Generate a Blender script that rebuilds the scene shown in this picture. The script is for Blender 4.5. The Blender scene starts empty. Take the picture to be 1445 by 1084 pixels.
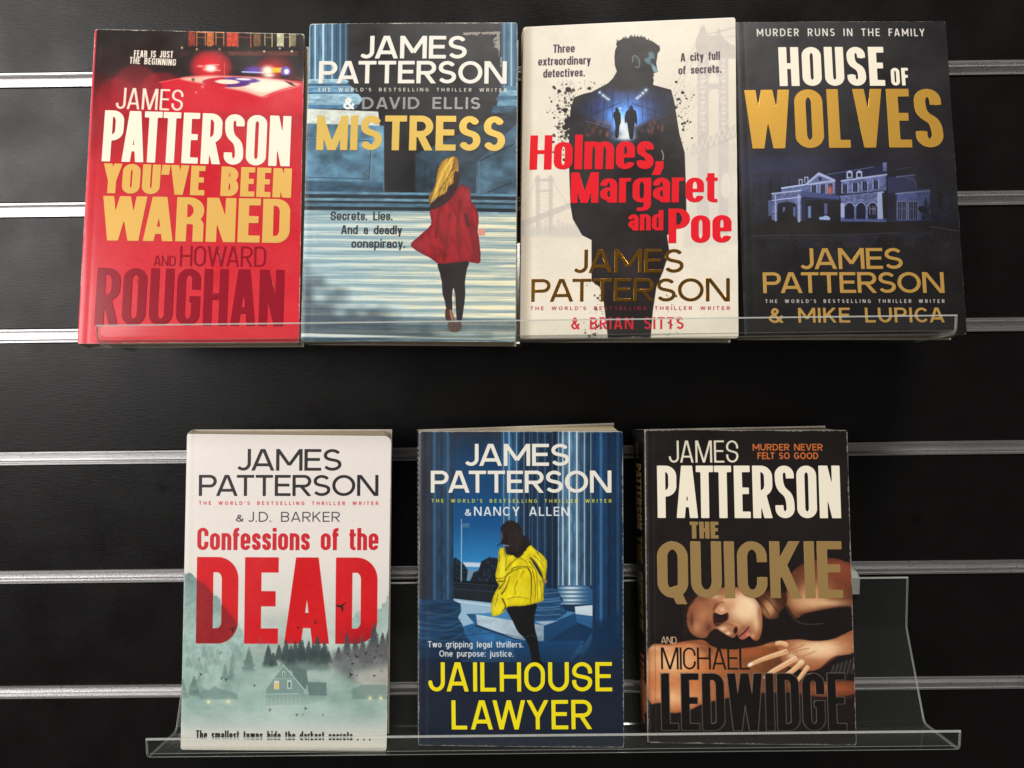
import bpy, math, random
import numpy as np
from mathutils import Matrix, Vector

MM = 0.001
scene = bpy.context.scene
COL = scene.collection

# ------------------------------------------------------------------ camera
CAM_D = 515.64 * MM
cam_data = bpy.data.cameras.new("camera")
cam_data.sensor_fit = 'HORIZONTAL'
cam_data.sensor_width = 36.0
cam_data.lens = 1085.0 / 1445.0 * 36.0
cam_data.clip_start = 0.01
cam_data.clip_end = 50.0
cam = bpy.data.objects.new("camera", cam_data)
COL.objects.link(cam)
Rr = Vector((0.99992477, 0.00267493, -0.01197049))
Ru = Vector((0.01166986, 0.0930112, 0.99559667))
Rf = Vector((-0.00377654, 0.99566147, -0.09297299))
Mc = Matrix(((Rr.x, Ru.x, -Rf.x, 0), (Rr.y, Ru.y, -Rf.y, -CAM_D), (Rr.z, Ru.z, -Rf.z, 0), (0, 0, 0, 1)))
cam.matrix_world = Mc
scene.camera = cam

# ------------------------------------------------------------------ world (dim room light)
world = bpy.data.worlds.new("World")
scene.world = world
world.use_nodes = True
bgn = world.node_tree.nodes["Background"]
bgn.inputs[0].default_value = (1.0, 0.95, 0.90, 1)
bgn.inputs[1].default_value = 0.085

# ------------------------------------------------------------------ lamps
def area(name, loc, target, sx, sy, power, color, spread=180):
    l = bpy.data.lights.new(name, 'AREA')
    l.shape = 'RECTANGLE'
    l.size = sx
    l.size_y = sy
    l.energy = power
    l.color = color
    l.spread = math.radians(spread)
    o = bpy.data.objects.new(name, l)
    COL.objects.link(o)
    o.location = loc
    d = Vector(target) - Vector(loc)
    o.rotation_euler = d.to_track_quat('-Z', 'Y').to_euler()
    return o

# shop light: broad window-like source on the left (it mirrors in the left of the wall), one ceiling lamp overhead
area("shop_window_light", (-1.38, -1.40, 0.40), (-0.15, 0, 0.05), 1.0, 0.92, 24.0, (1.0, 0.97, 0.95))
area("ceiling_lamp", (0.3, -2.1, 3.3), (0.0, 0, -0.05), 1.0, 0.6, 142.0, (1.0, 0.965, 0.915))

scene.view_settings.view_transform = 'Standard'
scene.view_settings.look = 'None'
scene.view_settings.exposure = 0.0
scene.view_settings.gamma = 1.0
scene.cycles.max_bounces = 10
scene.cycles.transparent_max_bounces = 24
scene.cycles.use_denoising = True

# ------------------------------------------------------------------ materials
def new_mat(name):
    m = bpy.data.materials.new(name)
    m.use_nodes = True
    nt = m.node_tree
    b = nt.nodes["Principled BSDF"]
    return m, nt, b

def srgb(c):
    c = np.asarray(c, float) / 255.0
    return tuple(np.where(c <= 0.04045, c / 12.92, ((c + 0.055) / 1.055) ** 2.4))

def plain(name, col, rough=0.5, metal=0.0, coat=0.0, spec=0.5, bump=0.0, bscale=900.0, vary=0.0):
    m, nt, b = new_mat(name)
    c = srgb(col)
    b.inputs["Base Color"].default_value = (*c, 1)
    b.inputs["Roughness"].default_value = rough
    b.inputs["Metallic"].default_value = metal
    b.inputs["Coat Weight"].default_value = coat
    b.inputs["Specular IOR Level"].default_value = spec
    tc = nt.nodes.new("ShaderNodeTexCoord")
    if vary:
        n = nt.nodes.new("ShaderNodeTexNoise"); n.inputs["Scale"].default_value = bscale * 0.12; n.inputs["Detail"].default_value = 4
        nt.links.new(tc.outputs["Object"], n.inputs["Vector"])
        mx = nt.nodes.new("ShaderNodeMix"); mx.data_type = 'RGBA'; mx.blend_type = 'MULTIPLY'
        mx.inputs[0].default_value = vary
        mx.inputs[6].default_value = (*c, 1)
        nt.links.new(n.outputs["Fac"], mx.inputs[7])
        nt.links.new(mx.outputs[2], b.inputs["Base Color"])
    if bump:
        n = nt.nodes.new("ShaderNodeTexNoise"); n.inputs["Scale"].default_value = bscale; n.inputs["Detail"].default_value = 3
        nt.links.new(tc.outputs["Object"], n.inputs["Vector"])
        bp = nt.nodes.new("ShaderNodeBump"); bp.inputs["Strength"].default_value = bump; bp.inputs["Distance"].default_value = 0.0002
        nt.links.new(n.outputs["Fac"], bp.inputs["Height"])
        nt.links.new(bp.outputs[0], b.inputs["Normal"])
    return m

def wall_mat():
    m, nt, b = new_mat("black_laminate")
    N, L = nt.nodes, nt.links
    tc = N.new("ShaderNodeTexCoord")
    b.inputs["Base Color"].default_value = (0.0026, 0.0022, 0.0021, 1)
    # fine horizontal brushed grain
    mp = N.new("ShaderNodeMapping"); mp.inputs["Scale"].default_value = (30, 30, 420)
    L.new(tc.outputs["Object"], mp.inputs[0])
    g = N.new("ShaderNodeTexNoise"); g.inputs["Scale"].default_value = 4.0; g.inputs["Detail"].default_value = 6; g.inputs["Roughness"].default_value = 0.6
    L.new(mp.outputs[0], g.inputs["Vector"])
    # smudges
    s = N.new("ShaderNodeTexNoise"); s.inputs["Scale"].default_value = 26; s.inputs["Detail"].default_value = 5
    L.new(tc.outputs["Object"], s.inputs["Vector"])
    r = N.new("ShaderNodeMapRange"); r.inputs[1].default_value = 0.3; r.inputs[2].default_value = 0.7; r.inputs[3].default_value = 0.31; r.inputs[4].default_value = 0.44
    L.new(s.outputs["Fac"], r.inputs[0]); L.new(r.outputs[0], b.inputs["Roughness"])
    # small rubbed spots
    v = N.new("ShaderNodeTexVoronoi"); v.inputs["Scale"].default_value = 17
    L.new(tc.outputs["Object"], v.inputs["Vector"])
    vr = N.new("ShaderNodeMapRange"); vr.inputs[1].default_value = 0.02; vr.inputs[2].default_value = 0.10; vr.inputs[3].default_value = 0.22; vr.inputs[4].default_value = 0.34
    L.new(v.outputs["Distance"], vr.inputs[0]); L.new(vr.outputs[0], b.inputs["Specular IOR Level"])
    dn = N.new("ShaderNodeTexNoise"); dn.inputs["Scale"].default_value = 700; dn.inputs["Detail"].default_value = 2
    L.new(tc.outputs["Object"], dn.inputs["Vector"])
    dm = N.new("ShaderNodeMapRange"); dm.inputs[1].default_value = 0.735; dm.inputs[2].default_value = 0.80; dm.inputs[3].default_value = 0.0; dm.inputs[4].default_value = 0.30
    L.new(dn.outputs["Fac"], dm.inputs[0])
    dx = N.new("ShaderNodeMix"); dx.data_type = 'RGBA'; dx.inputs[6].default_value = (0.0026, 0.0022, 0.0021, 1); dx.inputs[7].default_value = (0.25, 0.24, 0.22, 1)
    L.new(dm.outputs[0], dx.inputs[0]); L.new(dx.outputs[2], b.inputs["Base Color"])
    bp = N.new("ShaderNodeBump"); bp.inputs["Strength"].default_value = 0.55; bp.inputs["Distance"].default_value = 0.0002
    L.new(g.outputs["Fac"], bp.inputs["Height"]); L.new(bp.outputs[0], b.inputs["Normal"])
    return m

def metal_mat():
    m, nt, b = new_mat("brushed_aluminium")
    N, L = nt.nodes, nt.links
    tc = N.new("ShaderNodeTexCoord")
    b.inputs["Metallic"].default_value = 1.0
    mp = N.new("ShaderNodeMapping"); mp.inputs["Scale"].default_value = (9, 300, 500)
    L.new(tc.outputs["Object"], mp.inputs[0])
    g = N.new("ShaderNodeTexNoise"); g.inputs["Scale"].default_value = 3.0; g.inputs["Detail"].default_value = 7; g.inputs["Roughness"].default_value = 0.7
    L.new(mp.outputs[0], g.inputs["Vector"])
    cr = N.new("ShaderNodeValToRGB")
    cr.color_ramp.elements[0].position = 0.25; cr.color_ramp.elements[0].color = (0.44, 0.425, 0.42, 1)
    cr.color_ramp.elements[1].position = 0.6; cr.color_ramp.elements[1].color = (0.71, 0.70, 0.71, 1)
    L.new(g.outputs["Fac"], cr.inputs[0]); 
    # pits and dirt specks
    n2 = N.new("ShaderNodeTexNoise"); n2.inputs["Scale"].default_value = 420; n2.inputs["Detail"].default_value = 2
    L.new(tc.outputs["Object"], n2.inputs["Vector"])
    r2 = N.new("ShaderNodeMapRange"); r2.inputs[1].default_value = 0.24; r2.inputs[2].default_value = 0.34; r2.inputs[3].default_value = 0.45; r2.inputs[4].default_value = 1
    L.new(n2.outputs["Fac"], r2.inputs[0])
    mx = N.new("ShaderNodeMix"); mx.data_type = 'RGBA'; mx.blend_type = 'MULTIPLY'; mx.inputs[0].default_value = 1
    L.new(cr.outputs[0], mx.inputs[6]); L.new(r2.outputs[0], mx.inputs[7]); L.new(mx.outputs[2], b.inputs["Base Color"])
    b.inputs["Roughness"].default_value = 0.42
    bp = N.new("ShaderNodeBump"); bp.inputs["Strength"].default_value = 0.4; bp.inputs["Distance"].default_value = 0.0002
    L.new(g.outputs["Fac"], bp.inputs["Height"]); L.new(bp.outputs[0], b.inputs["Normal"])
    return m

def acrylic_mat(edge=False):
    m, nt, b = new_mat("acrylic_edge" if edge else "clear_acrylic")
    N, L = nt.nodes, nt.links
    N.remove(b)
    out = N["Material Output"]
    tr = N.new("ShaderNodeBsdfTransparent")
    tr.inputs[0].default_value = (0.975, 0.985, 0.975, 1) if not edge else (0.70, 0.74, 0.70, 1)
    gl = N.new("ShaderNodeBsdfGlossy"); gl.inputs["Roughness"].default_value = 0.13 if not edge else 0.22
    tc = N.new("ShaderNodeTexCoord")
    n = N.new("ShaderNodeTexNoise"); n.inputs["Scale"].default_value = 14; n.inputs["Detail"].default_value = 2
    L.new(tc.outputs["Object"], n.inputs["Vector"])
    bp = N.new("ShaderNodeBump"); bp.inputs["Strength"].default_value = 0.05; bp.inputs["Distance"].default_value = 0.002
    L.new(n.outputs["Fac"], bp.inputs["Height"]); L.new(bp.outputs[0], gl.inputs["Normal"])
    fr = N.new("ShaderNodeFresnel"); fr.inputs[0].default_value = 1.49
    mx = N.new("ShaderNodeMixShader")
    df = N.new("ShaderNodeBsdfDiffuse"); df.inputs[0].default_value = (0.75, 0.77, 0.72, 1)
    # faint scratches and dust; on edges a paler share imitates highlight lines
    d = N.new("ShaderNodeTexNoise"); d.inputs["Scale"].default_value = 420; d.inputs["Detail"].default_value = 8; d.inputs["Roughness"].default_value = 0.7
    L.new(tc.outputs["Object"], d.inputs["Vector"])
    dr = N.new("ShaderNodeMapRange"); dr.inputs[1].default_value = 0.45; dr.inputs[2].default_value = 0.85
    dr.inputs[3].default_value = 0.007 if not edge else 0.34; dr.inputs[4].default_value = 0.012 if not edge else 0.46
    L.new(d.outputs["Fac"], dr.inputs[0])
    m2 = N.new("ShaderNodeMixShader")
    L.new(dr.outputs[0], m2.inputs[0]); L.new(tr.outputs[0], m2.inputs[1]); L.new(df.outputs[0], m2.inputs[2])
    ge = N.new('ShaderNodeNewGeometry'); mt = N.new('ShaderNodeMath'); mt.operation = 'SUBTRACT'; mt.inputs[0].default_value = 1.0; mt.use_clamp = True
    L.new(ge.outputs['Backfacing'], mt.inputs[1]); mm = N.new('ShaderNodeMath'); mm.operation = 'MULTIPLY'
    L.new(fr.outputs[0], mm.inputs[0]); L.new(mt.outputs[0], mm.inputs[1])
    L.new(mm.outputs[0], mx.inputs[0]); L.new(m2.outputs[0], mx.inputs[1]); L.new(gl.outputs[0], mx.inputs[2])
    L.new(mx.outputs[0], out.inputs[0])
    return m

def pages_mat(name, base, lines=1.0):
    m, nt, b = new_mat(name)
    N, L = nt.nodes, nt.links
    tc = N.new("ShaderNodeTexCoord")
    mp = N.new("ShaderNodeMapping"); mp.inputs["Scale"].default_value = (14, 14, 3200)   # leaves run parallel to the cover
    L.new(tc.outputs["Object"], mp.inputs[0])
    g = N.new("ShaderNodeTexNoise"); g.inputs["Scale"].default_value = 1.0; g.inputs["Detail"].default_value = 5; g.inputs["Roughness"].default_value = 0.7
    L.new(mp.outputs[0], g.inputs["Vector"])
    cr = N.new("ShaderNodeValToRGB")
    c = np.array(srgb(base))
    cr.color_ramp.elements[0].position = 0.35; cr.color_ramp.elements[0].color = (*(c * 0.62), 1)
    cr.color_ramp.elements[1].position = 0.65; cr.color_ramp.elements[1].color = (*c, 1)
    L.new(g.outputs["Fac"], cr.inputs[0]); L.new(cr.outputs[0], b.inputs["Base Color"])
    b.inputs["Roughness"].default_value = 0.9
    b.inputs["Specular IOR Level"].default_value = 0.2
    bp = N.new("ShaderNodeBump"); bp.inputs["Strength"].default_value = 0.6; bp.inputs["Distance"].default_value = 0.0003
    L.new(g.outputs["Fac"], bp.inputs["Height"]); L.new(bp.outputs[0], b.inputs["Normal"])
    return m

def print_mat(name, img, rough=0.32, coat=0.0, spec=0.5):
    """printed cover stock: the print is the painted artwork of the cover, film laminated with small creases"""
    m, nt, b = new_mat(name)
    N, L = nt.nodes, nt.links
    t = N.new("ShaderNodeTexImage"); t.image = img; t.interpolation = 'Cubic'; t.extension = 'EXTEND'
    L.new(t.outputs["Color"], b.inputs["Base Color"])
    b.inputs["Specular IOR Level"].default_value = spec
    b.inputs["Coat Weight"].default_value = coat
    b.inputs["Coat Roughness"].default_value = 0.12
    tc = N.new("ShaderNodeTexCoord")
    s = N.new("ShaderNodeTexNoise"); s.inputs["Scale"].default_value = 35; s.inputs["Detail"].default_value = 5
    L.new(tc.outputs["Object"], s.inputs["Vector"])
    r = N.new("ShaderNodeMapRange"); r.inputs[1].default_value = 0.3; r.inputs[2].default_value = 0.7
    r.inputs[3].default_value = rough - 0.05; r.inputs[4].default_value = rough + 0.08
    L.new(s.outputs["Fac"], r.inputs[0]); L.new(r.outputs[0], b.inputs["Roughness"])
    w = N.new("ShaderNodeTexNoise"); w.inputs["Scale"].default_value = 22; w.inputs["Detail"].default_value = 3
    L.new(tc.outputs["Object"], w.inputs["Vector"])
    bp = N.new("ShaderNodeBump"); bp.inputs["Strength"].default_value = 0.35; bp.inputs["Distance"].default_value = 0.0012
    L.new(w.outputs["Fac"], bp.inputs["Height"]); L.new(bp.outputs[0], b.inputs["Normal"])
    return m

# ------------------------------------------------------------------ object helpers
def empty(name, mw=None):
    o = bpy.data.objects.new(name, None)
    o.empty_display_size = 0.02
    COL.objects.link(o)
    if mw is not None:
        o.matrix_world = mw
    return o

def tag(o, **k):
    for a, v in k.items():
        o[a] = v
    return o

def mesh_obj(name, verts, faces, mats, parent=None, smooth=False, fmat=None, uvs=None):
    me = bpy.data.meshes.new(name)
    me.from_pydata([tuple(v) for v in verts], [], [tuple(f) for f in faces])
    for mt in (mats if isinstance(mats, (list, tuple)) else [mats]):
        me.materials.append(mt)
    if fmat is not None:
        me.polygons.foreach_set("material_index", list(fmat))
    if smooth:
        me.polygons.foreach_set("use_smooth", [True] * len(me.polygons))
    if uvs is not None:
        lay = me.uv_layers.new(name="UVMap")
        vi = np.empty(len(me.loops), np.int32)
        me.loops.foreach_get("vertex_index", vi)
        lay.data.foreach_set("uv", np.asarray(uvs, np.float32)[vi].ravel())
    me.update()
    o = bpy.data.objects.new(name, me)
    COL.objects.link(o)
    if parent is not None:
        o.parent = parent
    return o

def box_data(x0, x1, y0, y1, z0, z1):
    v = [(x0, y0, z0), (x1, y0, z0), (x1, y1, z0), (x0, y1, z0), (x0, y0, z1), (x1, y0, z1), (x1, y1, z1), (x0, y1, z1)]
    f = [(0, 3, 2, 1), (4, 5, 6, 7), (0, 1, 5, 4), (1, 2, 6, 5), (2, 3, 7, 6), (3, 0, 4, 7)]
    return v, f

def extrude_profile(pts, x0, x1):
    """closed (y,z) outline swept along x; returns verts, faces and cap flags"""
    n = len(pts)
    v = [(x0, p[0], p[1]) for p in pts] + [(x1, p[0], p[1]) for p in pts]
    f = [(i, (i + 1) % n, n + (i + 1) % n, n + i) for i in range(n)]
    return v, f, n

# ------------------------------------------------------------------ numpy drawing kit
def hom(src, dst):
    A = []; b = []
    for (x, y), (u, v) in zip(src, dst):
        A.append([x, y, 1, 0, 0, 0, -u * x, -u * y]); b.append(u)
        A.append([0, 0, 0, x, y, 1, -v * x, -v * y]); b.append(v)
    return np.append(np.linalg.solve(np.array(A, float), np.array(b, float)), 1).reshape(3, 3)

def happ(H, x, y):
    w = H[2, 0] * x + H[2, 1] * y + H[2, 2]
    return (H[0, 0] * x + H[0, 1] * y + H[0, 2]) / w, (H[1, 0] * x + H[1, 1] * y + H[1, 2]) / w

_rs = np.random.RandomState(11)
_LAT = _rs.rand(257, 257).astype(np.float32)

def vnoise(x, y, seed=0):
    x = x + seed * 17.31; y = y + seed * 9.77
    xi = np.floor(x).astype(int); yi = np.floor(y).astype(int)
    fx = x - xi; fy = y - yi
    fx = fx * fx * (3 - 2 * fx); fy = fy * fy * (3 - 2 * fy)
    a = xi % 256; b = yi % 256
    return ((_LAT[b, a] * (1 - fx) + _LAT[b, a + 1] * fx) * (1 - fy) + (_LAT[b + 1, a] * (1 - fx) + _LAT[b + 1, a + 1] * fx) * fy)

def fbm(x, y, oct=4, seed=0):
    s = 0; a = 0.5; t = 0
    for i in range(oct):
        s = s + a * vnoise(x * 2 ** i, y * 2 ** i, seed + i * 3); t += a; a *= 0.55
    return s / t

def catmull(pts, closed=True, n=5):
    P = np.array(pts, float); m = len(P); out = []
    rng = range(m) if closed else range(m - 1)
    for i in rng:
        if closed:
            p0, p1, p2, p3 = P[(i - 1) % m], P[i], P[(i + 1) % m], P[(i + 2) % m]
        else:
            p0, p1, p2, p3 = P[max(i - 1, 0)], P[i], P[i + 1], P[min(i + 2, m - 1)]
        for k in range(n):
            t = k / n
            out.append(0.5 * ((2 * p1) + (-p0 + p2) * t + (2 * p0 - 5 * p1 + 4 * p2 - p3) * t * t + (-p0 + 3 * p1 - 3 * p2 + p3) * t ** 3))
    if not closed:
        out.append(P[-1])
    return np.array(out)

def sdf_poly(X, Y, pts):
    P = np.asarray(pts, float)
    d = np.full(X.shape, 1e9); ins = np.zeros(X.shape, bool)
    j = len(P) - 1
    for i in range(len(P)):
        ax, ay = P[j]; bx, by = P[i]
        ex, ey = bx - ax, by - ay
        wx, wy = X - ax, Y - ay
        t = np.clip((wx * ex + wy * ey) / (ex * ex + ey * ey + 1e-12), 0, 1)
        d = np.minimum(d, (wx - ex * t) ** 2 + (wy - ey * t) ** 2)
        if ay != by:
            c = (Y >= min(ay, by)) & (Y < max(ay, by)) & (X < ax + (Y - ay) / (by - ay) * ex)
            ins ^= c
        j = i
    d = np.sqrt(d)
    return np.where(ins, -d, d)

class Canvas:
    """artwork of one printed face; drawing coordinates are mapped on the face by a homography"""
    def __init__(s, W, H, quad, res=5.0):
        s.W, s.H, s.res = W, H, res
        s.nx, s.ny = int(round(W * res)), int(round(H * res))
        s.toface = hom(quad, [(0, H), (W, H), (W, 0), (0, 0)])
        s.topix = np.linalg.inv(s.toface)
        u, v = np.meshgrid((np.arange(s.nx) + 0.5) / s.nx * W, (np.arange(s.ny) + 0.5) / s.ny * H)
        s.U, s.V = u, v
        s.X, s.Y = happ(s.topix, u, v)
        s.img = np.zeros((s.ny, s.nx, 3), np.float32)
        s.clip = None
    def reg(s, x0, y0, x1, y1, pad=3):
        cs = [happ(s.toface, x, y) for x in (x0 - pad, x1 + pad) for y in (y0 - pad, y1 + pad)]
        us = [c[0] for c in cs]; vs = [c[1] for c in cs]
        i0 = int(max(0, min(us) * s.res)); i1 = int(min(s.nx, max(us) * s.res + 2))
        j0 = int(max(0, min(vs) * s.res)); j1 = int(min(s.ny, max(vs) * s.res + 2))
        return slice(j0, max(j0, j1)), slice(i0, max(i0, i1))
    def put(s, sl, m, col, a=1.0):
        if m.size == 0:
            return
        if s.clip is not None:
            m = m * s.clip[sl]
        m = (m * a)[..., None]
        c = col(s.X[sl], s.Y[sl]) if callable(col) else np.array(col, np.float32)
        s.img[sl] = s.img[sl] * (1 - m) + c * m
    def poly(s, pts, col, a=1.0, soft=0.8, smooth=False, n=4, rough=0.0, rscale=2.0, rim=None):
        P = catmull(pts, True, n) if smooth else np.array(pts, float)
        pad = soft + 2
        sl = s.reg(P[:, 0].min(), P[:, 1].min(), P[:, 0].max(), P[:, 1].max(), pad)
        d = sdf_poly(s.X[sl], s.Y[sl], P)
        if rough:
            d = d + (fbm(s.X[sl] / rscale, s.Y[sl] / rscale, 3, 91) - .5) * 2 * rough
        m = np.clip(0.5 - d / soft, 0, 1); m = m * m * (3 - 2 * m)
        s.put(sl, m, col, a)
        if rim:      # the form turns away towards its outline in the printed picture
            w, rc, ra = rim
            s.put(sl, m * np.exp(-np.clip(-d, 0, 99) / w), rc, ra)
        return P
    def mask(s, pts, smooth=False, soft=0.8):
        P = catmull(pts, True, 4) if smooth else np.array(pts, float)
        out = np.zeros(s.X.shape)
        sl = s.reg(P[:, 0].min(), P[:, 1].min(), P[:, 0].max(), P[:, 1].max(), 3)
        out[sl] = np.clip(0.5 - sdf_poly(s.X[sl], s.Y[sl], P) / soft, 0, 1)
        return out
    def blob(s, x, y, rx, ry, col, a=1.0, p=1.0, rot=0.0):
        r = max(rx, ry) * 2.6
        sl = s.reg(x - r, y - r, x + r, y + r)
        dx, dy = s.X[sl] - x, s.Y[sl] - y
        c, q = math.cos(rot), math.sin(rot)
        d2 = ((dx * c + dy * q) / rx) ** 2 + ((-dx * q + dy * c) / ry) ** 2
        s.put(sl, np.exp(-d2 ** p), col, a)
    def disc(s, x, y, rx, ry, col, a=1.0, soft=0.8, rot=0.0):
        r = max(rx, ry) + 3
        sl = s.reg(x - r, y - r, x + r, y + r)
        dx, dy = s.X[sl] - x, s.Y[sl] - y
        c, q = math.cos(rot), math.sin(rot)
        k = np.sqrt(((dx * c + dy * q) / rx) ** 2 + ((-dx * q + dy * c) / ry) ** 2)
        s.put(sl, np.clip(0.5 - (k - 1) * min(rx, ry) / soft, 0, 1), col, a)
    def line(s, pts, w, col, a=1.0, soft=0.7, smooth=False, w1=None):
        P = catmull(pts, False, 4) if smooth else np.array(pts, float)
        pad = w + soft + 2
        sl = s.reg(P[:, 0].min(), P[:, 1].min(), P[:, 0].max(), P[:, 1].max(), pad)
        X, Y = s.X[sl], s.Y[sl]
        m = np.zeros(X.shape); nseg = len(P) - 1
        for i in range(nseg):
            ax, ay = P[i]; ex, ey = P[i + 1] - P[i]
            t = np.clip(((X - ax) * ex + (Y - ay) * ey) / (ex * ex + ey * ey + 1e-9), 0, 1)
            ww = w if w1 is None else w + (w1 - w) * (i + t) / nseg
            d = np.hypot(X - ax - ex * t, Y - ay - ey * t) - ww / 2
            m = np.maximum(m, np.clip(0.5 - d / soft, 0, 1))
        s.put(sl, m, col, a)
    def rect(s, x0, y0, x1, y1, col, a=1.0, soft=0.8):
        s.poly([(x0, y0), (x1, y0), (x1, y1), (x0, y1)], col, a, soft)
    def full(s, col, m=None, a=1.0):
        sl = (slice(0, s.ny), slice(0, s.nx))
        s.put(sl, np.ones(s.X.shape) if m is None else m, col, a)
    def wear(s, col=(225, 218, 205), amt=0.8, width=0.5, seed=3):
        """rubbed paper along the edges of the face"""
        e = np.minimum(np.minimum(s.U, s.W - s.U), np.minimum(s.V, s.H - s.V))
        n = fbm(s.U * 0.9, s.V * 0.9, 3, seed)
        n2 = fbm(s.U * 0.12, s.V * 0.12, 2, seed + 5)
        m = np.clip((width * (0.2 + 2.2 * n * n2) - e) / 0.25, 0, 1) * amt
        s.full(col, m)
        cr = np.hypot(np.minimum(s.U, s.W - s.U), np.minimum(s.V, s.H - s.V))
        s.full(col, np.clip((1.8 * n + 0.6 - cr) / 0.5, 0, 1) * amt)
        sp = vnoise(s.U * 2.3, s.V * 2.3, seed + 9)
        s.full(col, np.clip((sp - 0.985) * 60, 0, 1) * 0.25 * (vnoise(s.U * .1, s.V * .1, seed) > .45))
    def image(s, name):
        c = np.clip(s.img / 255.0, 0, 1)
        buf = np.ones((s.ny, s.nx, 4), np.float32)
        buf[..., :3] = c
        im = bpy.data.images.new(name, s.nx, s.ny)
        im.pixels.foreach_set(buf.ravel())
        im.update()
        im.pack()
        return im

def grad(stops, axis='y'):
    ys = [a for a, _ in stops]; cs = np.array([c for _, c in stops], float)
    def f(X, Y):
        t = Y if axis == 'y' else X
        return np.stack([np.interp(t, ys, cs[:, k]) for k in range(3)], -1)
    return f

# ------------------------------------------------------------------ lettering: stroke skeletons with a flat-ended pen
UW = dict(A=.74, B=.64, C=.72, D=.72, E=.55, F=.53, G=.76, H=.72, J=.48, K=.66, L=.52, M=.86, N=.74, O=.80, P=.62, Q=.80,
          R=.65, S=.60, T=.60, U=.70, V=.72, W=1.08, Y=.68)
UW['&'] = .72
CW = dict(A=.66, B=.62, C=.60, D=.62, E=.50, F=.48, G=.62, H=.64, J=.50, K=.64, L=.47, M=.82, N=.66, O=.62, P=.60, Q=.62,
          R=.62, S=.60, T=.54, U=.62, V=.64, W=.98, Y=.64)
CW['&'] = .7
LW = dict(a=.50, b=.54, c=.49, d=.54, e=.53, f=.33, g=.54, h=.53, j=.2, k=.52, m=.84, n=.53, o=.54, p=.54, r=.35, s=.47,
          t=.34, u=.53, v=.52, w=.76, x=.52, y=.52)

def arc(cx, cy, rx, ry, a0, a1, n=8):
    t = np.radians(np.linspace(a0, a1, n + 1))
    return [(cx + rx * math.cos(a), cy + ry * math.sin(a)) for a in t]

def bez(p0, p1, p2, p3, n=12):
    out = []
    for i in range(n + 1):
        t = i / n; q = 1 - t
        out.append(tuple(q ** 3 * np.array(p0) + 3 * q * q * t * np.array(p1) + 3 * q * t * t * np.array(p2) + t ** 3 * np.array(p3)))
    return out

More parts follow.
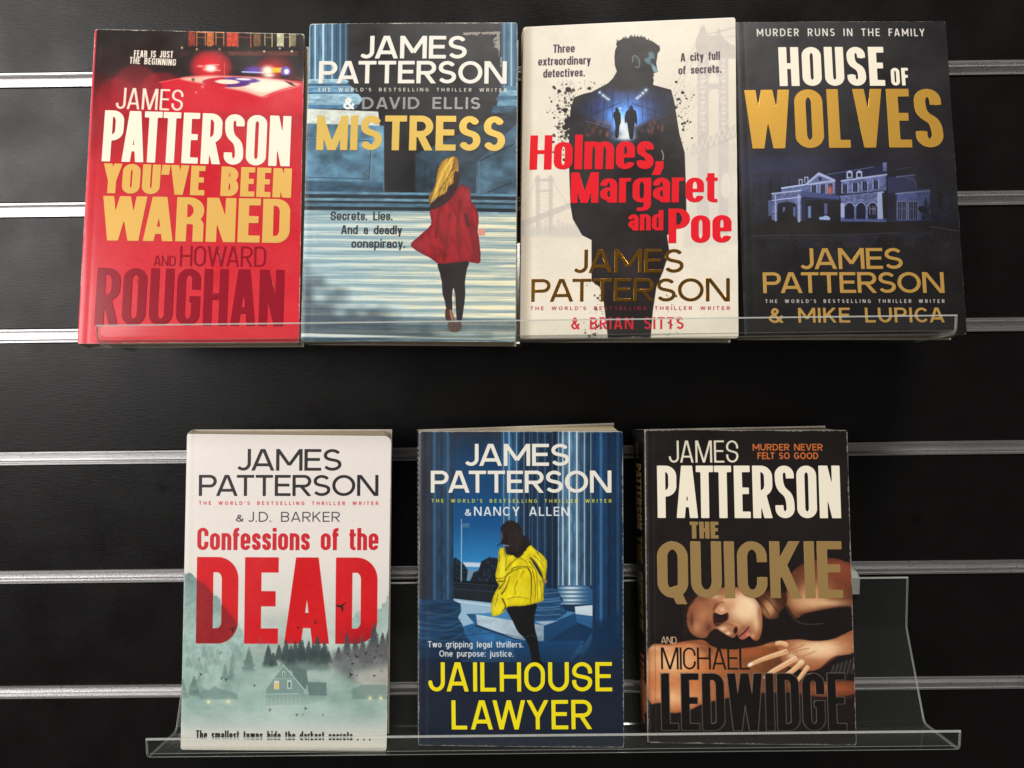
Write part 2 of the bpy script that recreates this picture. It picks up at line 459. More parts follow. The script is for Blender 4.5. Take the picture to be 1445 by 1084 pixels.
def glyph(ch, w, hx, hy, cond, xh=.73):
    """returns strokes (list of point lists), clip box (x0,y0,x1,y1)"""
    L, R, B, T = hx, w - hx, hy, 1 - hy
    rx = (R - L) / 2; cx = w / 2
    k = 1.15
    def cry(h): return min(h / 2, rx * k)
    ry = cry(T - B)
    S = []; box = (0, 0, w, 1)
    stem = [(L, -.2), (L, 1.2)]
    def sshape(Bo, To):
        h = To - Bo
        r = cry(h) if cond else h * .26
        r = min(r, h * .30)
        if cond:
            a = [(R, To - r - h * .07)] + arc(cx, To - r, rx, r, 0, 180, 12)
            e = arc(cx, Bo + r, rx, r, 0, -180, 12) + [(L, Bo + r + h * .07)]
        else:
            a = arc(cx, To - r, rx * .93, r, 28, 180, 12)
            e = arc(cx, Bo + r, rx, r, 0, -152, 12)
        x0, y0 = a[-1]; x1, y1 = e[0]
        d = (y0 - y1)
        m = bez((x0, y0), (x0, y0 - d * .72), (x1, y1 + d * .72), (x1, y1))
        return a + m[1:-1] + e
    if ch in "ISl'.,:i":
        pass
    if ch == 'I' or ch == 'l':
        S = [[(w / 2, -.2), (w / 2, 1.2)]]
    elif ch == "'":
        S = [[(w * .62, 1.1), (w * .42, .62)]]; box = (-.2, .66, w + .2, 1)
    elif ch == '.':
        S = [[(w / 2, -.2), (w / 2, 2 * hx)]]
    elif ch == ',':
        S = [[(w / 2, 0), (w / 2, 2 * hx)], [(w / 2 + hx * .1, hx * .8), (w / 2 - hx * .9, -.2)]]; box = (-.1, -.17, w + .1, 1)
    elif ch == ':':
        S = [[(w / 2, -.2), (w / 2, 2 * hx)], [(w / 2, xh - 2 * hx), (w / 2, xh)]]
    elif ch == 'i':
        S = [[(w / 2, -.2), (w / 2, xh)], [(w / 2, 1 - min(2 * hx, .17)), (w / 2, 1.2)]]
    elif ch == 'j':
        S = [[(w - hx, xh), (w - hx, -.08), (w - hx * 1.3, -.2), (w - hx * 3, -.2)], [(w - hx, 1 - min(2 * hx, .17)), (w - hx, 1.2)]]; box = (-.12, -.28, w, 1)
    elif ch == 'A':
        ov = hx * .35
        S = [[(hx * 1.05 - .2 * (cx - hx), -.2), (cx - ov, 1.0), (cx - ov + .05 * (cx - hx) * 0, 1.2)], [(w - hx * 1.05 + .2 * (cx - hx), -.2), (cx + ov, 1.0), (cx + ov, 1.2)],
             [(w * .2, .27 if hx < .11 else .24), (w * .8, .27 if hx < .11 else .24)]]
    elif ch in 'BPR':
        M = .47 if ch != 'B' else .53
        r = min((T - M) / 2, rx * 1.4)
        xr = R if ch != 'B' else R - .03 * w
        bx = min(rx * 1.0, r * 1.1) if not cond else min(rx * 1.2, r / 1.0)
        up = [(0, T), (xr - bx, T)] + arc(xr - bx, T - r, bx, r, 90, 0, 8)[1:] + arc(xr - bx, M + r, bx, r, 0, -90, 8) + [(0, M)]
        S = [stem, up]
        if ch == 'B':
            r = (M - B) / 2; bx = min(rx, r * 1.15)
            S.append([(0, M), (R - bx, M)] + arc(R - bx, M - r, bx, r, 90, 0, 8)[1:] + arc(R - bx, B + r, bx, r, 0, -90, 8) + [(0, B)])
        if ch == 'R':
            if cond and hx > .085:
                r = min(.11, rx)
                S.append([(L, M), (R - r, M)] + arc(R - r, M - r, r, r, 90, 0, 6)[1:] + [(R, -.2)])
            else:
                S.append([(w * .46, M), (w - hx * 1.15, 0), (w - hx * 1.15 + .2 * (w * .54 - hx) / M, -.2)])
    elif ch in 'CGOQ':
        top = arc(cx, T - ry, rx, ry, 0, 180, 16)
        bot = arc(cx, B + ry, rx, ry, 180, 360, 16)
        if ch in 'OQ':
            S = [top + bot[:-1] + [top[0]]]
            if ch == 'Q':
                S.append([(w * .52, .2), (w * .80, -.13)]); box = (0, -.11, w, 1)
        elif cond:
            top = [(R, .63)] + top
            if ch == 'C':
                S = [top + bot + [(R, .37)]]
            else:
                S = [top + bot + [(R, .42)], [(w * .52, .46), (w, .46)], [(R, -.2), (R, .46 + hy)]]
                box = (0, 0, w, 1)
                S = [top + bot + [(R, .46 + hy)], [(w * .54, .46), (w, .46)]]
        else:
            a = 40
            top = arc(cx, T - ry, rx, ry, a, 180, 14)
            if ch == 'C':
                S = [top + arc(cx, B + ry, rx, ry, 180, 360 - a, 14)]
            else:
                S = [top + arc(cx, B + ry, rx, ry, 180, 322, 14)]
                e = S[0][-1]
                S.append([e, (R * .98, B + ry * .55), (R * .98, .5)]); S.append([(w * .52, .46), (R, .46)])
    elif ch == 'D':
        bx = rx * (1.25 if not cond else 1.0); r = min((T - B) / 2, bx * 1.15)
        S = [stem, [(0, T), (R - bx, T)] + arc(R - bx, T - r, bx, r, 90, 0, 10)[1:] + arc(R - bx, B + r, bx, r, 0, -90, 10) + [(0, B)]]
    elif ch in 'EF':
        S = [stem, [(0, T), (w, T)], [(0, .52), (w * .92, .52)]]
        if ch == 'E':
            S.append([(0, B), (w, B)])
    elif ch == 'H':
        S = [stem, [(R, -.2), (R, 1.2)], [(0, .51), (w, .51)]]
    elif ch == 'J':
        if cond:
            S = [[(R, 1.2), (R, B + ry)] + arc(cx, B + ry, rx, ry, 0, -180, 12) + [(L, .28)]]
        else:
            S = [[(R, 1.2), (R, B + rx)] + arc(R - rx * 1.05, B + rx, rx * 1.05, rx, 0, -140, 12)]
            box = (-.2, 0, w, 1)
    elif ch == 'K':
        S = [stem, [(L, .36), (w - hx * 1.4, 1.0), (w - hx * 1.4 + .16, 1.2)], [(w * .38, .58), (w - hx * 1.2, 0), (w - hx * 1.2 + .12, -.2)]]
    elif ch == 'L':
        S = [stem, [(0, B), (w, B)]]
    elif ch == 'M':
        mb = .0 if cond else (.26 if hx < .098 else -.02)
        if cond:
            S = [stem, [(R, -.2), (R, 1.2)], [(L, 1.12), (cx, 0 + .0), (cx, -.2)], [(R, 1.12), (cx, 0), (cx, -.2)]]
        else:
            S = [stem, [(R, -.2), (R, 1.2)], [(L - .06, 1.08), (cx, mb)], [(R + .06, 1.08), (cx, mb)]]
    elif ch == 'N':
        S = [stem, [(R, -.2), (R, 1.2)], [(L, 1.06), (R, -.06)]]
    elif ch == 'S':
        S = [sshape(B, T)]
    elif ch == 'T':
        S = [[(0, T), (w, T)], [(cx, -.2), (cx, 1)]]
    elif ch == 'U':
        S = [[(L, 1.2), (L, B + ry)] + arc(cx, B + ry, rx, ry, 180, 360, 16) + [(R, 1.2)]]
    elif ch == 'V':
        S = [[(hx - .2 * (cx - hx), 1.2), (cx, 0), (cx, -.2)], [(w - hx + .2 * (cx - hx), 1.2), (cx, 0), (cx, -.2)]]
    elif ch == 'W':
        q = w * .27
        S = [[(hx - .2 * (q - hx), 1.2), (q, 0), (q, -.2)], [(cx, 1.2), (cx, 1.0), (q, 0), (q, -.2)],
             [(cx, 1.2), (cx, 1.0), (w - q, 0), (w - q, -.2)], [(w - hx + .2 * (q - hx), 1.2), (w - q, 0), (w - q, -.2)]]
    elif ch == 'Y':
        S = [[(hx - .2 * (cx - hx) / .55, 1.2), (cx, .42)], [(w - hx + .2 * (cx - hx) / .55, 1.2), (cx, .42)], [(cx, -.2), (cx, .45)]]
    elif ch == '&':
        P = [(w * 1.0, -.06), (w * .36, .58), (w * .27, .76), (w * .44, T), (w * .62, .80), (w * .52, .62), (w * .18, .42), (L, .25), (w * .36, B), (w * .70, .16), (w * .93, .47)]
        S = [[tuple(p) for p in catmull(P, False, 5)]]
    else:
        t = xh - hy
        r = cry(t - B)
        f = [(L, -.2), (L, xh)]
        def bowl(): return arc(cx, t - r, rx, r, 0, 180, 12) + arc(cx, B + r, rx, r, 180, 360, 12) + [(cx + rx, t - r)]
        box = (0, 0, w, xh)
        if ch == 'o': S = [bowl()]
        elif ch == 'c':
            S = [[(R, .66 * xh)] + arc(cx, t - r, rx, r, 0, 180, 12) + arc(cx, B + r, rx, r, 180, 360, 12) + [(R, .34 * xh)]]
            if not cond: S = [arc(cx, t - r, rx, r, 38, 180, 12) + arc(cx, B + r, rx, r, 180, 322, 12)]
        elif ch == 'e':
            S = [[(L, .48 * xh), (R, .48 * xh)], [(R, .48 * xh - hy)] + arc(cx, t - r, rx, r, 0, 180, 12) + arc(cx, B + r, rx, r, 180, 345 if cond else 320, 12)]
        elif ch in 'nhmru':
            if ch == 'h': f = [(L, -.2), (L, 1.2)]; box = (0, 0, w, 1)
            if ch == 'u': S = [[(L, 1), (L, B + r)] + arc(cx, B + r, rx, r, 180, 360, 12), [(R, -.2), (R, 1)]]
            elif ch == 'm':
                q = (R - L) / 4; rr = min(r, q * 1.3)
                S = [f] + [arc(L + q * (2 * i + 1), t - rr, q, rr, 180, 0, 8) + [(L + 2 * q * (i + 1), -.2)] for i in (0, 1)]
            elif ch == 'r': S = [f, [(L, t - r * 1.5)] + arc(L + rx * 2, t - r, rx * 2, r, 180, 95, 8) + [(w + .2, t)]]
            else: S = [f, arc(cx, t - r, rx, r, 180, 0, 12) + [(R, -.2)]]
        elif ch in 'abdpgq':
            if ch == 'a':
                m = .56 * xh; r2 = min((m - B) / 2, rx)
                S = [[(L, .70 * xh)] + arc(cx, t - min(r, .28 * xh), rx, min(r, .28 * xh), 170, 0, 10) + [(R, -.2)],
                     [(R, m), (L + r2, m)] + arc(L + r2, m - r2, r2, r2, 90, 270, 10)[1:] + [(R - r2 * .6, B), (R, B + .08)]]
            else:
                S = [bowl()]
                if ch == 'b': S.append([(L, -.2), (L, 1.2)]); box = (0, 0, w, 1)
                if ch == 'd': S.append([(R, -.2), (R, 1.2)]); box = (0, 0, w, 1)
                if ch == 'p': S.append([(L, -.5), (L, 1.2)]); box = (0, -.27, w, xh)
                if ch == 'g':
                    rr = min(rx, .16)
                    S.append([(R, xh + .1), (R, -.27 + hy + rr)] + arc(R - rr, -.27 + hy + rr, rr, rr, 0, -90, 6)[1:] + [(L + rx * .2, -.27 + hy)]); box = (0, -.27, w, xh)
        elif ch == 's': S = [sshape(B, t)]
        elif ch == 't':
            S = [[(w * .42, .94), (w * .42, B + .1)] + arc(w * .42 + .1, B + .1, .1, .1, 180, 270, 5) + [(w, B)], [(0, t), (w, t)]]; box = (0, 0, w, .94)
        elif ch == 'f':
            S = [[(w * .42, -.2), (w * .42, T - .1)] + arc(w * .42 + .1, T - .1, .1, .1, 180, 90, 5) + [(w, T)], [(0, t), (w, t)]]; box = (0, 0, w, 1)
        elif ch == 'k':
            S = [[(L, -.2), (L, 1.2)], [(L, .24), (w - hx * 1.4, xh), (w, xh + .25)], [(w * .40, .42 * xh), (w - hx * 1.2, 0), (w, -.2)]]; box = (0, 0, w, max(xh, 1)); box = (0, 0, w, 1)
            S[1] = [(L, .24), (w - hx * 1.4, xh)]
        elif ch == 'v': S = [[(hx - .2 * (cx - hx) / xh, xh + .2), (cx, 0), (cx, -.2)], [(w - hx + .2 * (cx - hx) / xh, xh + .2), (cx, 0), (cx, -.2)]]
        elif ch == 'w':
            q = w * .27
            S = [[(hx - .1 * q, xh + .2), (q, 0), (q, -.2)], [(cx, xh + .2), (cx, xh), (q, 0), (q, -.2)], [(cx, xh + .2), (cx, xh), (w - q, 0), (w - q, -.2)], [(w - hx + .1 * q, xh + .2), (w - q, 0), (w - q, -.2)]]
        elif ch == 'x': S = [[(hx - .2 * .5, xh + .2), (w - hx + .1, -.2)], [(w - hx + .1, xh + .2), (hx - .1, -.2)]]
        elif ch == 'y':
            S = [[(hx - .2 * (cx - hx) / xh, xh + .2), (cx, .04)], [(w - hx + .2 * (cx - hx) / xh, xh + .2), (cx - (w - hx - cx) * .27 / xh, -.27), (cx - (w - hx - cx) * .4 / xh, -.4)]]; box = (0, -.25, w, xh)
    return S, box

def glyph_sdf(gx, gy, strokes, box, hx, hy):
    d = np.full(gx.shape, 9.0)
    X, Y = gx / hx, gy / hy
    for st in strokes:
        P = [(p[0] / hx, p[1] / hy) for p in st]
        Q = [P[0]]
        for p in P[1:]:
            if abs(p[0] - Q[-1][0]) + abs(p[1] - Q[-1][1]) > 1e-4: Q.append(p)
        closed = abs(Q[0][0] - Q[-1][0]) + abs(Q[0][1] - Q[-1][1]) < 1e-3
        n = len(Q) - 1
        for i in range(n):
            ax, ay = Q[i]; ex, ey = Q[i + 1][0] - ax, Q[i + 1][1] - ay
            ln = math.hypot(ex, ey)
            if ln < 1e-6: continue
            a = ((X - ax) * ex + (Y - ay) * ey) / ln
            t = np.clip(a, 0, ln)
            dd = np.hypot(X - ax - ex / ln * t, Y - ay - ey / ln * t) - 1
            if not closed:
                if i == 0: dd = np.maximum(dd, -a)
                if i == n - 1: dd = np.maximum(dd, a - ln)
            d = np.minimum(d, dd)
    d = d * min(hx, hy)
    d = np.maximum(d, np.maximum(np.maximum(box[0] - gx, gx - box[2]), np.maximum(box[1] - gy, gy - box[3])))
    return d

KERN = {'CA': -.10, 'JA': -.04, 'RO': -.01, 'AT': -.09, 'TT': -.01, 'LA': -.0, 'AV': -.1, 'VA': -.09, 'LT': -.1, 'PA': -.08, 'YO': -.04, 'AW': -.07, 'WA': -.08, 'WY': -.04, 'AY': -.08, 'LY': -.08, 'FA': -.07, 'Th': -.03, 'Po': -.03, 'TE': 0}

def layout(text, length, st, tt=None):
    """solve the width factor so that the line fills its length (all in cap heights)"""
    hx, hy, gap, cond = st['hx'], st['hy'], st['gap'], st['cond']
    W = CW if cond else UW
    kern = dict(KERN)
    if st.get('kern'): kern.update(st['kern'])
    def wid(c, k):
        if c in 'Il': return 2 * hx
        if c == 'i' or c in ".:,": return 2 * hx
        if c == "'": return 1.5 * hx
        if c == ' ': return st.get('sp', .42) * k
        return max((W[c] if c in W else LW[c]) * k, 2.6 * hx)
    def tot(k):
        s = 0
        for i, c in enumerate(text):
            s += wid(c, k)
            if i: s += gap + kern.get(text[i - 1] + c, 0) * k
        return s
    lo, hi = .05, 4
    for _ in range(40):
        m = (lo + hi) / 2
        if tot(m) > length: hi = m
        else: lo = m
    k = (lo + hi) / 2
    out = []; x = 0
    for i, c in enumerate(text):
        if i: x += gap + kern.get(text[i - 1] + c, 0) * k
        w = wid(c, k)
        if c != ' ': out.append((c, x, w))
        x += w
    return out

def frame_px(L, R, cap):
    L = np.array(L, float); R = np.array(R, float)
    return L, R, cap

def print_text(cv, text, L, R, cap, st, col, a=1.0, grow=0.0):
    """flat printed line on the artwork"""
    l = np.array(happ(cv.toface, *L)); r = np.array(happ(cv.toface, *R))
    t = np.array(happ(cv.toface, L[0], L[1] - cap))
    e = (r - l); ln = np.hypot(*e); e = e / ln; nrm = np.array([-e[1], e[0]])
    c = abs(np.dot(t - l, nrm))
    for ch, x, w in layout(text, ln / c, st):
        S, box = glyph(ch, w, st['hx'], st['hy'], st['cond'], st.get('xh', .73))
        pad = .08
        cs = [l + e * c * xx + nrm * c * yy for xx in (x + box[0] - pad, x + box[2] + pad) for yy in (box[1] - pad, box[3] + pad)]
        us = [q[0] for q in cs]; vs = [q[1] for q in cs]
        i0 = int(max(0, min(us) * cv.res)); i1 = int(min(cv.nx, max(us) * cv.res + 2))
        j0 = int(max(0, min(vs) * cv.res)); j1 = int(min(cv.ny, max(vs) * cv.res + 2))
        if i1 <= i0 or j1 <= j0: continue
        sl = (slice(j0, j1), slice(i0, i1))
        du, dv = cv.U[sl] - l[0], cv.V[sl] - l[1]
        gx = (du * e[0] + dv * e[1]) / c - x; gy = (du * nrm[0] + dv * nrm[1]) / c
        d = glyph_sdf(gx, gy, S, box, st['hx'], st['hy']) * c - grow
        cv.put(sl, np.clip(0.5 - d * cv.res, 0, 1), col, a)

_trace_cache = {}
def trace(ch, w, st, n):
    key = (ch, round(w, 3), st['hx'], st['hy'], st['cond'], st.get('xh', .73), n)
    if key in _trace_cache: return _trace_cache[key]
    S, box = glyph(ch, w, st['hx'], st['hy'], st['cond'], st.get('xh', .73))
    h = 1.0 / n
    x0, y0 = box[0] - 1.5 * h, box[1] - 1.5 * h
    nx = int((box[2] - x0) / h) + 3; ny = int((box[3] - y0) / h) + 3
    gx, gy = np.meshgrid(x0 + np.arange(nx) * h, y0 + np.arange(ny) * h)
    F = -glyph_sdf(gx, gy, S, box, st['hx'], st['hy'])
    F[np.abs(F) < 1e-7] = 1e-7
    I = F > 0
    code = I[:-1, :-1] * 1 + I[:-1, 1:] * 2 + I[1:, 1:] * 4 + I[1:, :-1] * 8
    segs = {}
    T = {1: [(3, 0)], 2: [(0, 1)], 3: [(3, 1)], 4: [(1, 2)], 5: [(3, 2), (1, 0)], 6: [(0, 2)], 7: [(3, 2)],
         8: [(2, 3)], 9: [(2, 0)], 10: [(0, 3), (2, 1)], 11: [(2, 1)], 12: [(1, 3)], 13: [(1, 0)], 14: [(0, 3)]}
    def ekey(j, i, e):
        if e == 0: return (0, j, i)
        if e == 1: return (1, j, i + 1)
        if e == 2: return (0, j + 1, i)
        return (1, j, i)
    js, is_ = np.nonzero((code > 0) & (code < 15))
    for j, i in zip(js, is_):
        for a, b in T[int(code[j, i])]:
            segs[ekey(j, i, a)] = ekey(j, i, b)
    def pt(k):
        o, j, i = k
        if o == 0:
            a, b = F[j, i], F[j, i + 1]; t = a / (a - b)
            return (x0 + (i + t) * h, y0 + j * h)
        a, b = F[j, i], F[j + 1, i]; t = a / (a - b)
        return (x0 + i * h, y0 + (j + t) * h)
    loops = []
    while segs:
        k0 = next(iter(segs)); k = k0; lp = []
        while k in segs:
            nk = segs.pop(k); lp.append(pt(k)); k = nk
        if len(lp) > 3:
            P = np.array(lp)
            # drop nearly collinear points
            tol = 0.0022
            def dp(a, b):
                if b <= a + 1: return []
                d = P[b % len(P)] - P[a]; q = P[a + 1:b] - P[a]
                ln = math.hypot(*d)
                dist = np.abs(q[:, 0] * d[1] - q[:, 1] * d[0]) / ln if ln > 1e-9 else np.hypot(q[:, 0], q[:, 1])
                m = int(np.argmax(dist))
                if dist[m] < tol: return []
                m += a + 1
                return dp(a, m) + [m] + dp(m, b)
            far = int(np.argmax(np.hypot(*(P - P[0]).T)))
            idx = [0] + dp(0, far) + [far] + dp(far, len(P))
            if len(idx) > 2: loops.append(P[idx])
    _trace_cache[key] = loops
    return loops

def raised_text(name, cv, text, L, R, cap, st, mat, parent, surf, n=64, lift=0.12, bevel=0.07, label=None, to3=None):
    """raised foil or ink line: closed letter outlines, filled, with a small rounded rim, laid on the cover surface"""
    l = np.array(happ(cv.toface, *L)); r = np.array(happ(cv.toface, *R))
    t = np.array(happ(cv.toface, L[0], L[1] - cap))
    e = (r - l); ln = np.hypot(*e); e = e / ln; nrm = np.array([-e[1], e[0]])
    c = abs(np.dot(t - l, nrm))
    cu = bpy.data.curves.new(name, 'CURVE'); cu.dimensions = '2D'; cu.fill_mode = 'BOTH'
    for ch, x, w in layout(text, ln / c, st):
        for lp in trace(ch, w, st, n):
            sp = cu.splines.new('POLY'); sp.points.add(len(lp) - 1)
            q = l[None] + (lp[:, :1] + x) * c * e[None] + lp[:, 1:2] * c * nrm[None]
            co = np.zeros((len(lp), 4), np.float32); co[:, 0:2] = q; co[:, 3] = 1
            sp.points.foreach_set("co", co.ravel()); sp.use_cyclic_u = True
    cu.bevel_depth = bevel; cu.bevel_resolution = 1; cu.offset = -bevel; cu.extrude = 0.02
    tmp = bpy.data.objects.new(name, cu); COL.objects.link(tmp)
    dg = bpy.context.evaluated_depsgraph_get()
    me = bpy.data.meshes.new_from_object(tmp.evaluated_get(dg))
    bpy.data.objects.remove(tmp); bpy.data.curves.remove(cu)
    k = len(me.vertices)
    co = np.empty(k * 3, np.float32); me.vertices.foreach_get("co", co); co = co.reshape(-1, 3)
    z = co[:, 2] + lift - bevel * .6
    co[:, 2] = z + surf(co[:, 0], co[:, 1])
    me.vertices.foreach_set("co", (co * MM).ravel())
    me.materials.clear(); me.materials.append(mat); me.name = name
    me.update()
    o = bpy.data.objects.new(name, me); COL.objects.link(o); o.parent = parent
    if label: o["label"] = label
    return o

def ST(hx, hy=None, gap=.09, cond=False, **k):
    d = dict(hx=hx, hy=hy if hy else hx * .9, gap=gap, cond=cond); d.update(k); return d

GOTHAM = ST(.066, .058, .085)
GOTHAM_S = ST(.092, .08, .62, sp=.75)
GOTHAM_B = ST(.082, .072, .10)
LIGHTC = ST(.048, .042, .07, True)
BIGC = ST(.098, .070, .035, True)

# ------------------------------------------------------------------ cover artwork (flat print)
rnd = random.Random(5)

def shade_noise(base, amp, sx, sy, seed=0):
    b = np.array(base, float)
    def f(X, Y):
        n = fbm(X / sx, Y / sy, 4, seed)[..., None]
        return b * (1 - amp + 2 * amp * n)
    return f

def mixcol(a, b, f):
    return lambda X, Y: np.array(a, float) * (1 - f(X, Y)[..., None]) + np.array(b, float) * f(X, Y)[..., None]

def art_warned(c):
    c.full(grad([(40, (34, 24, 22)), (100, (40, 26, 24)), (118, (88, 26, 30)), (150, (172, 24, 36)), (200, (198, 28, 42)), (330, (202, 30, 44)), (490, (214, 36, 50))]))
    c.full((84, 24, 28), np.clip((105 - c.X * .0 - abs(c.Y - 132)) / 40, 0, 1) * np.clip((250 - c.X) / 120, 0, 1) * np.clip((c.Y - 60) / 60, 0, 1), .35)
    # bokeh rings of light behind the roof
    for x, y, r, a in [(192, 128, 36, .35), (228, 132, 30, .35), (165, 140, 30, .3), (300, 100, 30, .30)]:
        c.disc(x, y, r, r, (190, 34, 46), a, soft=5)
    # house fronts lit orange
    c.rect(262, 40, 440, 72, (30, 18, 16), 1)
    cols = [(150, 50, 32), (196, 88, 44), (206, 112, 56), (188, 60, 34), (214, 66, 40), (160, 50, 34), (120, 84, 50), (150, 148, 100), (204, 204, 160), (140, 130, 96)]
    xs = [266, 280, 292, 306, 320, 338, 358, 375, 391, 408]
    for i, (x, cc) in enumerate(zip(xs, cols)):
        c.rect(x, 42, x + (10 if i != 4 else 15), 66, shade_noise(cc, .35, 3, 4, i), .9, 1.5)
    for x, w, cc in [(278, 12, (226, 128, 70)), (305, 11, (240, 140, 80)), (336, 18, (228, 92, 58)), (374, 10, (206, 190, 130)), (400, 9, (214, 210, 170))]:
        c.rect(x, 44, x + w, 66, (26, 16, 15), .95)
        for q in (x, x + w): c.line([(q, 44), (q, 67)], 1.2, cc, .9)
        c.line([(x, 46), (x + w, 46.5)], 1.6, cc, .9); c.line([(x, 53), (x + w, 53.5)], .9, cc, .7)
    for i in range(46):      # heads of a crowd
        x = 262 + i * 3.8 + rnd.uniform(-1, 1); y = 68 + rnd.uniform(-2.2, 2) + (x - 262) * .02
        c.disc(x, y, 2.2, 3.2, (22, 14, 14), 1); c.rect(x - 3, y + 2, x + 3, y + 9, (24, 15, 15), 1)
    c.rect(255, 72, 440, 80, shade_noise((60, 30, 26), .5, 8, 2, 4), .7, 3)
    c.rect(255, 80, 440, 108, (32, 20, 19), .8, 4)
    c.rect(322, 73, 420, 79, shade_noise((130, 62, 50), .5, 6, 2, 7), .5, 3)
    for x, y, cc in [(257, 68, (255, 210, 160)), (278, 70, (255, 190, 140)), (310, 70, (250, 150, 110)), (395, 69, (190, 235, 220)), (412, 73, (255, 255, 245)), (373, 73, (230, 230, 180))]:
        c.blob(x, y, 1.5, 1.5, cc)
    # beacon glow
    c.disc(298, 95, 28, 22, (120, 22, 30), .75, 4); c.disc(298, 95, 27, 21, (196, 20, 34), .6, 10)
    c.blob(296, 94, 20, 16, (222, 26, 40), .95, 1.3)
    c.disc(388, 100, 27, 22, (104, 24, 28), .6, 5); c.blob(384, 98, 19, 12, (200, 32, 36), .9, 1.2)
    # car roof
    roof = [(226, 116), (262, 109), (300, 106.5), (345, 108), (385, 111), (430, 116), (430, 150), (240, 150)]
    c.poly(roof, (208, 26, 44), 1, 2, smooth=False)
    c.poly([(255, 112), (292, 107.5), (340, 109), (385, 112), (412, 116), (425, 122), (385, 132), (372, 138), (345, 130), (300, 121)], (238, 196, 170), .95, 5, True)
    c.poly([(330, 113), (360, 111), (398, 115), (408, 120), (378, 131), (356, 128)], (250, 236, 214), .95, 8, True)
    c.disc(320, 117, 33, 6.5, (92, 40, 120), 1, 1.2, .03); c.poly([(287, 116), (300, 111), (320, 110.5), (318, 124), (298, 122)], (200, 30, 50), 1, 1.5, True)
    c.disc(341, 113.5, 25, 4.0, (84, 52, 140), .9, 1.2, .05)
    c.disc(321, 116, 17, 3.2, (250, 226, 205), 1, 1, .03); c.disc(344, 112.3, 11, 1.6, (240, 226, 225), 1, .8, .03)
    c.line([(372, 137), (395, 128), (432, 119)], 1.4, (214, 44, 54), 1, smooth=True)
    c.poly([(374, 139), (396, 130), (432, 120.5), (432, 150), (380, 150)], (212, 30, 48), 1, 1.5)
    c.poly([(400, 114), (412, 117), (418, 122), (411, 121)], (70, 28, 30), .9, 1)
    c.line([(225, 117), (262, 110), (300, 107)], 1.0, (240, 120, 110), .8)
    c.poly([(240, 128), (340, 136), (372, 142), (440, 148), (440, 162), (230, 160)], (207, 28, 46), .95, 12)
    # beacons themselves
    c.blob(297, 97, 9, 4.5, (255, 190, 150), 1, 1.4); c.blob(298, 97, 7, 5, (255, 255, 240), 1, 1.6); c.blob(283, 94, 5, 1.6, (255, 190, 200), .8)
    c.line([(290, 93), (309, 92)], 1.1, (255, 225, 215), .8); c.line([(288, 99), (311, 100)], 1.1, (255, 225, 215), .8)
    c.line([(317, 89), (317, 110)], .8, (250, 130, 120), .8)
    c.blob(358, 99, 13, 5, (104, 70, 190), .9, 1.4); c.line([(342, 102), (372, 103)], 2, (190, 200, 255), .9)
    c.blob(378, 100, 9, 7, (255, 250, 225), 1, 1.5); c.blob(380, 107, 8, 3, (255, 250, 230), .9)
    c.rect(384, 96, 400, 103, (250, 196, 60), .95, 3)
    c.disc(403.5, 101, 7, 7, (110, 90, 180), 1, 1.2); c.disc(404.5, 101.5, 3.4, 3.6, (250, 250, 255), 1, 1.5)
    c.rect(396, 107, 408, 111, (40, 24, 30), .9, 2)
    c.blob(273, 113, 2, 2.4, (70, 24, 26), .9)
    c.blob(286, 123, 2, 2, (255, 150, 110), .9); c.blob(277, 131, 1.6, 1.6, (255, 140, 110), .8)
    c.full((232, 60, 74), np.clip((1.6 - c.U) / .4, 0, 1), .9)          # red spine fold
    n = fbm(c.X / 60, c.Y / 60, 3, 8)
    c.full((222, 44, 62), np.clip((n - .5) * 2, 0, 1) * np.clip((c.Y - 160) / 40, 0, 1), .3)

def column(c, x0, x1, y0, y1, lo, mid, hi, n, light=.35, seed=0, slant=0.0):
    """fluted shaft"""
    def f(X, Y):
        t = (X - x0 - slant * (Y - y0)) / (x1 - x0)
        t = np.clip(t, 0, 1)
        fl = np.abs(((np.arcsin(np.clip(2 * t - 1, -1, 1)) / math.pi + .5) * n) % 1 - .5) * 2
        lit = np.exp(-((t - light) / .38) ** 2)
        g = fbm(X / 4, Y / 14, 3, seed)
        v = np.clip(lit * (.35 + .75 * g), 0, 1)[..., None]
        b = np.array(lo, float) * (1 - v) + np.array(mid, float) * v
        e = (np.clip((fl - .72) / .2, 0, 1) * (.35 + .65 * lit))[..., None]
        d = (np.clip((.30 - fl) / .3, 0, 1) * .25)[..., None]
        b = b * (1 - d)
        return b * (1 - e) + np.array(hi, float) * e
    c.poly([(x0, y0), (x1, y0), (x1 + slant * (y1 - y0), y1), (x0 + slant * (y1 - y0), y1)], f, 1, .9)

